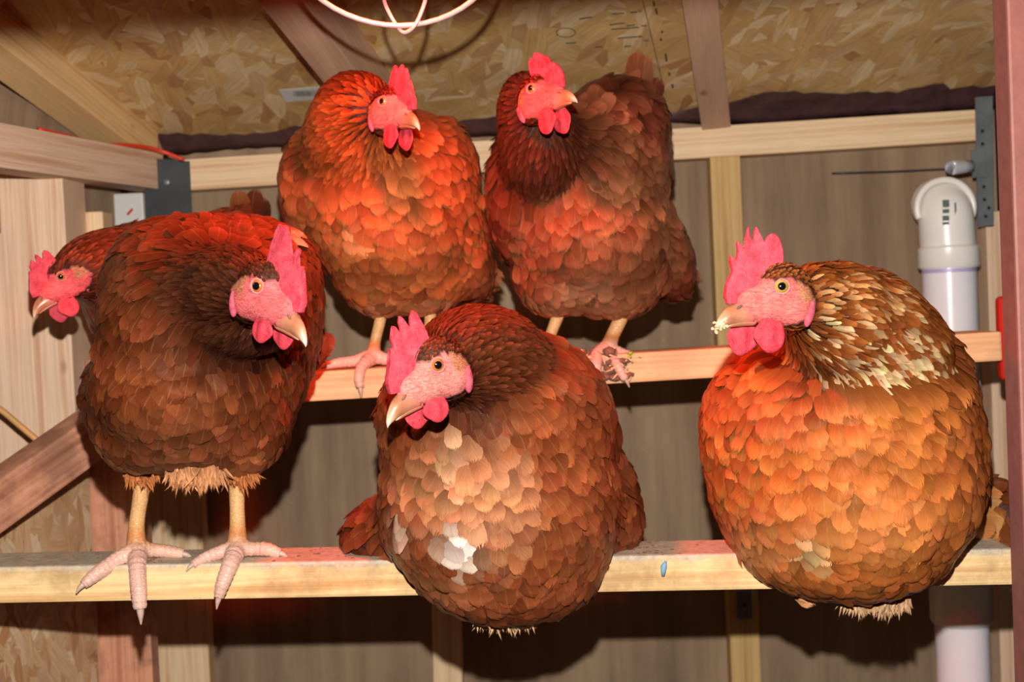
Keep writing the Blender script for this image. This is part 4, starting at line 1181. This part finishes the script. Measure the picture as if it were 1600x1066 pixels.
exec_hens = True
HENS = [
 dict(label='standing dark brown hen at the front left, bowing its head to the right', base=(295, 868, 1.43),
      eye=(405, 447), eye_d=1.17, s=1.0, yaw=145, pitch=16, comb='blade', iris='orange', wattle=(16, -65, 23, 22), tailpt=(320, 520, 1.9), down=0.85, fs=0.86,
      blobs=[('body', 328, 498, 1.44, 150, 152, .17), ('body', 266, 434, 1.48, 66, 80, .12), ('body', 410, 432, 1.48, 64, 78, .12), ('body', 308, 610, 1.42, 146, 98, .15), ('thigh', 215, 670, 1.41, 54, 60, .06), ('thigh', 385, 674, 1.41, 54, 60, .06),
             ('body', 300, 680, 1.43, 86, 40, .10),
             ('wing', 456, 488, 1.50, 28, 106, .12), ('wing', 192, 612, 1.50, 30, 64, .10),
             ('neck', 335, 455, 1.33, 82, 66, .075), ('neck', 358, 448, 1.27, 62, 62, .055), ('neck', 385, 446, 1.235, 46, 52, .04), ('neck', 385, 515, 1.29, 70, 38, .045)],
      color=palette((112, 56, 30), (80, 42, 24), (96, 50, 30), (120, 56, 32), (166, 98, 58),
                    [(330, 520, 90, 60, (88, 46, 30), .6), (440, 372, 14, 14, (236, 200, 160), .8), (385, 540, 80, 30, (62, 34, 24), .85), (300, 440, 60, 60, (84, 44, 28), .6), (300, 660, 110, 60, (140, 80, 50), .6)]),
      fluff=[(305, 716, 1.36, 40, 12, 1500, .024, (214, 150, 104), 0), (218, 722, 1.40, 24, 12, 420, .019, (196, 120, 70), .1), (374, 724, 1.40, 24, 12, 420, .019, (196, 120, 70), .1)],
      legs=[([(222, 725, 1.43), (221, 765, 1.43), (214, 815, 1.43), (213, 848, 1.43), (216, 868, 1.425)], [15, 12.5, 12, 15, 14],
             [([(216, 858, 1.425), (180, 878, 1.41), (150, 898, 1.395), (130, 914, 1.388)], [14, 12, 10, 7]),
              ([(215, 860, 1.425), (215, 890, 1.395), (217, 925, 1.378), (219, 952, 1.375)], [14, 12, 11, 9]),
              ([(216, 858, 1.425), (240, 860, 1.435), (265, 862, 1.44), (287, 866, 1.44)], [14, 10, 9, 7])]),
            ([(370, 725, 1.43), (370, 765, 1.43), (371, 815, 1.43), (371, 845, 1.43), (370, 862, 1.425)], [15, 12, 12, 15, 14],
             [([(370, 856, 1.425), (345, 863, 1.42), (320, 872, 1.41), (301, 883, 1.40)], [13, 10, 8, 6]),
              ([(370, 858, 1.425), (360, 882, 1.395), (348, 912, 1.382), (342, 934, 1.38)], [14, 12, 10, 7]),
              ([(372, 856, 1.425), (395, 858, 1.43), (415, 858, 1.43), (438, 865, 1.43)], [13, 10, 10, 7])])]),
 dict(label='sitting reddish-brown hen at the front centre with a pale breast streak', base=(780, 868, 1.44),
      eye=(682, 570), eye_d=1.17, s=1.0, yaw=35, pitch=18, comb='five', iris='orange', wattle=(16, -66, 24, 23), tailpt=(790, 700, 1.9), down=0.8, fs=0.9, skin=(222, 134, 124),
      blobs=[('body', 780, 792, 1.42, 180, 142, .17), ('body', 766, 655, 1.42, 168, 146, .16), ('body', 800, 885, 1.42, 130, 74, .12),
             ('wing', 956, 785, 1.50, 34, 80, .08, 8), ('wing', 880, 640, 1.46, 60, 86, .12, 35), ('rump', 600, 830, 1.50, 60, 42, .08, 20),
             ('neck', 750, 562, 1.34, 102, 82, .085), ('neck', 738, 560, 1.28, 72, 72, .055), ('neck', 716, 562, 1.24, 48, 56, .042)],
      color=palette((144, 76, 44), (112, 58, 34), (116, 60, 38), (136, 70, 42), (190, 120, 76),
                    [(740, 640, 60, 45, (84, 44, 34), .7), (700, 520, 50, 25, (92, 48, 36), .6), (690, 740, 60, 90, (196, 134, 92), .7), (770, 760, 50, 110, (196, 138, 98), .6), (708, 690, 18, 40, (214, 170, 130), .7),
                     (722, 832, 26, 44, (250, 232, 214), 1.0), (638, 800, 16, 34, (238, 206, 176), .8), (690, 900, 80, 40, (186, 116, 74), .6)]),
      quills=[(605, 828, 1.43, 527, 858, 1.47, 52, (200, 90, 60)), (600, 812, 1.44, 536, 838, 1.47, 44, (200, 90, 60)), (610, 850, 1.415, 562, 876, 1.44, 44, (170, 90, 60)), (625, 868, 1.40, 590, 896, 1.41, 40, (160, 86, 56))],
      fluff=[(788, 950, 1.37, 42, 7, 1500, .019, (220, 176, 130), .1)]),
 dict(label='sitting ginger hen at the right with cream-flecked neck and tall spiky comb', base=(1310, 868, 1.44),
      eye=(1220, 448), eye_d=1.18, s=1.0, yaw=14, pitch=0, comb='spiky', iris='yellow', tailpt=(1500, 760, 1.85), down=0.85, fs=0.93, crust=True, w2f=34, skin=(226, 116, 110),
      blobs=[('body', 1314, 758, 1.42, 194, 152, .18), ('body', 1303, 665, 1.42, 198, 146, .17), ('body', 1305, 852, 1.42, 142, 64, .13),
             ('wing', 1415, 620, 1.50, 80, 120, .13), ('wing', 1456, 722, 1.5, 44, 98, .12), ('rump', 1540, 800, 1.55, 48, 50, .08),
             ('neck', 1395, 545, 1.37, 82, 72, .08), ('neck', 1335, 520, 1.34, 110, 100, .09), ('neck', 1308, 494, 1.275, 78, 82, .06), ('neck', 1272, 472, 1.235, 46, 58, .04)],
      color=palette((182, 104, 50), (160, 90, 42), (172, 96, 46), (168, 96, 50), (206, 136, 80),
                    [(1405, 565, 74, 46, (250, 214, 160), -.6), (1345, 530, 90, 60, (246, 210, 158), -.35), (1330, 575, 60, 26, (246, 214, 165), -.45), (1340, 460, 80, 40, (226, 170, 110), -.5), (1250, 560, 50, 14, (70, 40, 26), .7), (1240, 620, 100, 40, (166, 92, 56), .6), (1265, 830, 26, 34, (240, 190, 140), .9),
                     (1350, 790, 120, 60, (216, 136, 76), .6), (1180, 820, 60, 60, (214, 140, 84), .5)]),
      quills=[(1520, 775, 1.47, 1584, 822, 1.50, 44, (236, 180, 116)), (1515, 795, 1.455, 1576, 840, 1.48, 44, (226, 164, 100)), (1518, 758, 1.48, 1568, 796, 1.50, 38, (210, 140, 84)), (1508, 808, 1.44, 1556, 842, 1.465, 40, (206, 136, 80)), (1240, 915, 1.40, 1278, 944, 1.38, 34, (196, 140, 96)), (1255, 920, 1.40, 1265, 946, 1.38, 26, (196, 140, 96))],
      fluff=[(1368, 926, 1.37, 52, 7, 1600, .018, (214, 174, 134), 0)]),
 dict(label='standing orange hen at the back left of centre, turning its head to the right', base=(625, 566, 1.76),
      eye=(600, 159), eye_d=1.53, s=0.70, yaw=132, pitch=2, comb='five', comb_h=0.9, iris='amber', tailpt=(700, 250, 2.1), down=0.9, fs=0.95, skin=(236, 120, 116), flop=-.3,
      blobs=[('body', 600, 292, 1.77, 134, 116, .14), ('body', 622, 372, 1.77, 116, 94, .14), ('wing', 734, 398, 1.80, 26, 64, .07, 12), ('wing', 700, 292, 1.81, 36, 96, .1), ('wing', 482, 300, 1.80, 26, 86, .1),
             ('thigh', 590, 450, 1.76, 40, 38, .06), ('thigh', 668, 448, 1.76, 44, 36, .06),
             ('neck', 560, 212, 1.665, 82, 74, .075), ('neck', 553, 172, 1.62, 56, 56, .05), ('neck', 572, 163, 1.588, 37, 42, .035)],
      color=palette((176, 98, 54), (180, 88, 40), (112, 46, 28), (150, 84, 52), (196, 136, 94),
                    [(600, 250, 60, 50, (196, 104, 56), .6), (560, 345, 16, 24, (226, 160, 104), .8), (555, 130, 50, 22, (116, 38, 22), .6), (630, 470, 110, 30, (190, 130, 88), .7)]),
      legs=[([(596, 478, 1.76), (594, 500, 1.76), (586, 535, 1.76), (583, 558, 1.75)], [11, 9, 9, 13],
             [([(582, 556, 1.75), (555, 564, 1.745), (530, 567, 1.735), (508, 571, 1.73)], [11, 8, 7, 6]),
              ([(582, 558, 1.75), (566, 572, 1.72), (561, 590, 1.705), (563, 606, 1.703)], [11, 8, 7, 6]),
              ([(584, 556, 1.75), (605, 562, 1.75), (630, 565, 1.75), (645, 568, 1.75)], [11, 8, 7, 6])]),
            ([(672, 476, 1.76), (672, 500, 1.76), (668, 535, 1.76), (668, 554, 1.75)], [11, 9, 9, 13],
             [([(668, 552, 1.75), (690, 560, 1.745), (715, 564, 1.74)], [11, 8, 6]), ([(668, 552, 1.75), (660, 566, 1.72), (658, 590, 1.705)], [11, 8, 6])])]),
 dict(label='standing dark chestnut hen at the back right of centre with raised tail', base=(905, 552, 1.76),
      eye=(832, 139), eye_d=1.54, s=0.70, yaw=134, pitch=-14, comb='round', iris='amber', tailpt=(985, 120, 2.0), down=0.85, fs=0.95, flop=.4, comb_h=.85, skin=(240, 96, 96), wattle=(16, -78, 27, 32),
      blobs=[('body', 900, 290, 1.78, 126, 118, .14), ('body', 926, 384, 1.77, 116, 88, .14), ('wing', 1042, 398, 1.80, 30, 64, .07, 14), ('wing', 998, 240, 1.82, 36, 86, .1),
             ('rump', 960, 190, 1.82, 66, 58, .12), ('wing', 802, 310, 1.77, 28, 90, .09), ('thigh', 864, 452, 1.76, 48, 36, .06), ('thigh', 966, 456, 1.76, 54, 36, .06),
             ('neck', 845, 232, 1.66, 60, 72, .07), ('neck', 829, 188, 1.625, 47, 60, .045), ('neck', 820, 158, 1.605, 34, 42, .03)],
      color=palette((136, 82, 54), (96, 50, 34), (140, 52, 32), (120, 62, 42), (186, 124, 82),
                    [(900, 240, 50, 60, (92, 44, 28), .6), (830, 220, 50, 50, (90, 44, 30), .5), (930, 330, 100, 60, (150, 92, 60), .6), (905, 430, 60, 20, (206, 150, 110), .5), (930, 470, 120, 26, (184, 128, 90), .7)]),
      quills=[(985, 175, 1.84, 1001, 66, 1.88, 34, (140, 78, 50)), (965, 180, 1.83, 985, 92, 1.87, 34, (150, 84, 56)), (1000, 175, 1.84, 1012, 74, 1.88, 30, (140, 86, 62)), (945, 180, 1.82, 950, 112, 1.86, 34, (140, 74, 48)), (1005, 185, 1.83, 1026, 112, 1.87, 34, (104, 48, 32)), (925, 180, 1.81, 925, 124, 1.84, 30, (130, 76, 54)), (1005, 200, 1.82, 1034, 150, 1.86, 34, (96, 44, 30)), (970, 180, 1.82, 968, 110, 1.86, 34, (150, 80, 52))],
      legs=[([(876, 470, 1.76), (872, 492, 1.76), (860, 525, 1.76), (857, 548, 1.75)], [12, 10, 9, 12],
             [([(856, 546, 1.75), (880, 556, 1.745), (900, 560, 1.74)], [10, 8, 6]), ([(856, 548, 1.75), (846, 562, 1.72), (842, 586, 1.705)], [10, 8, 6])]),
            ([(976, 474, 1.76), (971, 495, 1.76), (957, 525, 1.76), (950, 545, 1.75)], [13, 11, 11, 14],
             [([(948, 545, 1.75), (934, 556, 1.73), (931, 575, 1.708), (934, 592, 1.703)], [12, 10, 8, 6]),
              ([(952, 548, 1.75), (962, 566, 1.715), (972, 585, 1.704), (978, 594, 1.703)], [10, 7, 6, 5]),
              ([(950, 545, 1.75), (970, 552, 1.75), (988, 556, 1.75)], [11, 8, 6])])]),
 dict(label='hen at the far left behind the front left hen, head stretched out left', base=(290, 632, 1.78),
      eye=(95, 432), eye_d=1.58, s=0.62, yaw=30, pitch=26, comb='five', comb_h=.75, iris='amber', tailpt=(400, 300, 1.9), down=0.2, fs=0.9, skin=(238, 96, 100), qp=True,
      blobs=[('body', 290, 472, 1.78, 140, 120, .13), ('body', 215, 434, 1.72, 80, 74, .09, 20), ('neck', 165, 415, 1.66, 62, 52, .06, 25), ('neck', 135, 420, 1.62, 46, 40, .045, 15),
             ('rump', 365, 376, 1.86, 50, 42, .09)],
      color=palette((150, 70, 42), (140, 62, 38), (120, 56, 38), (150, 76, 46), (170, 100, 60)),
      quills=[(380, 345, 1.86, 372, 292, 1.88, 34, (130, 84, 50)), (392, 350, 1.86, 398, 290, 1.88, 36, (92, 48, 32)), (405, 362, 1.86, 410, 305, 1.88, 34, (80, 42, 28)), (372, 350, 1.86, 386, 312, 1.87, 36, (92, 42, 28))]),
]
for hspec in HENS:
    make_hen(hspec)
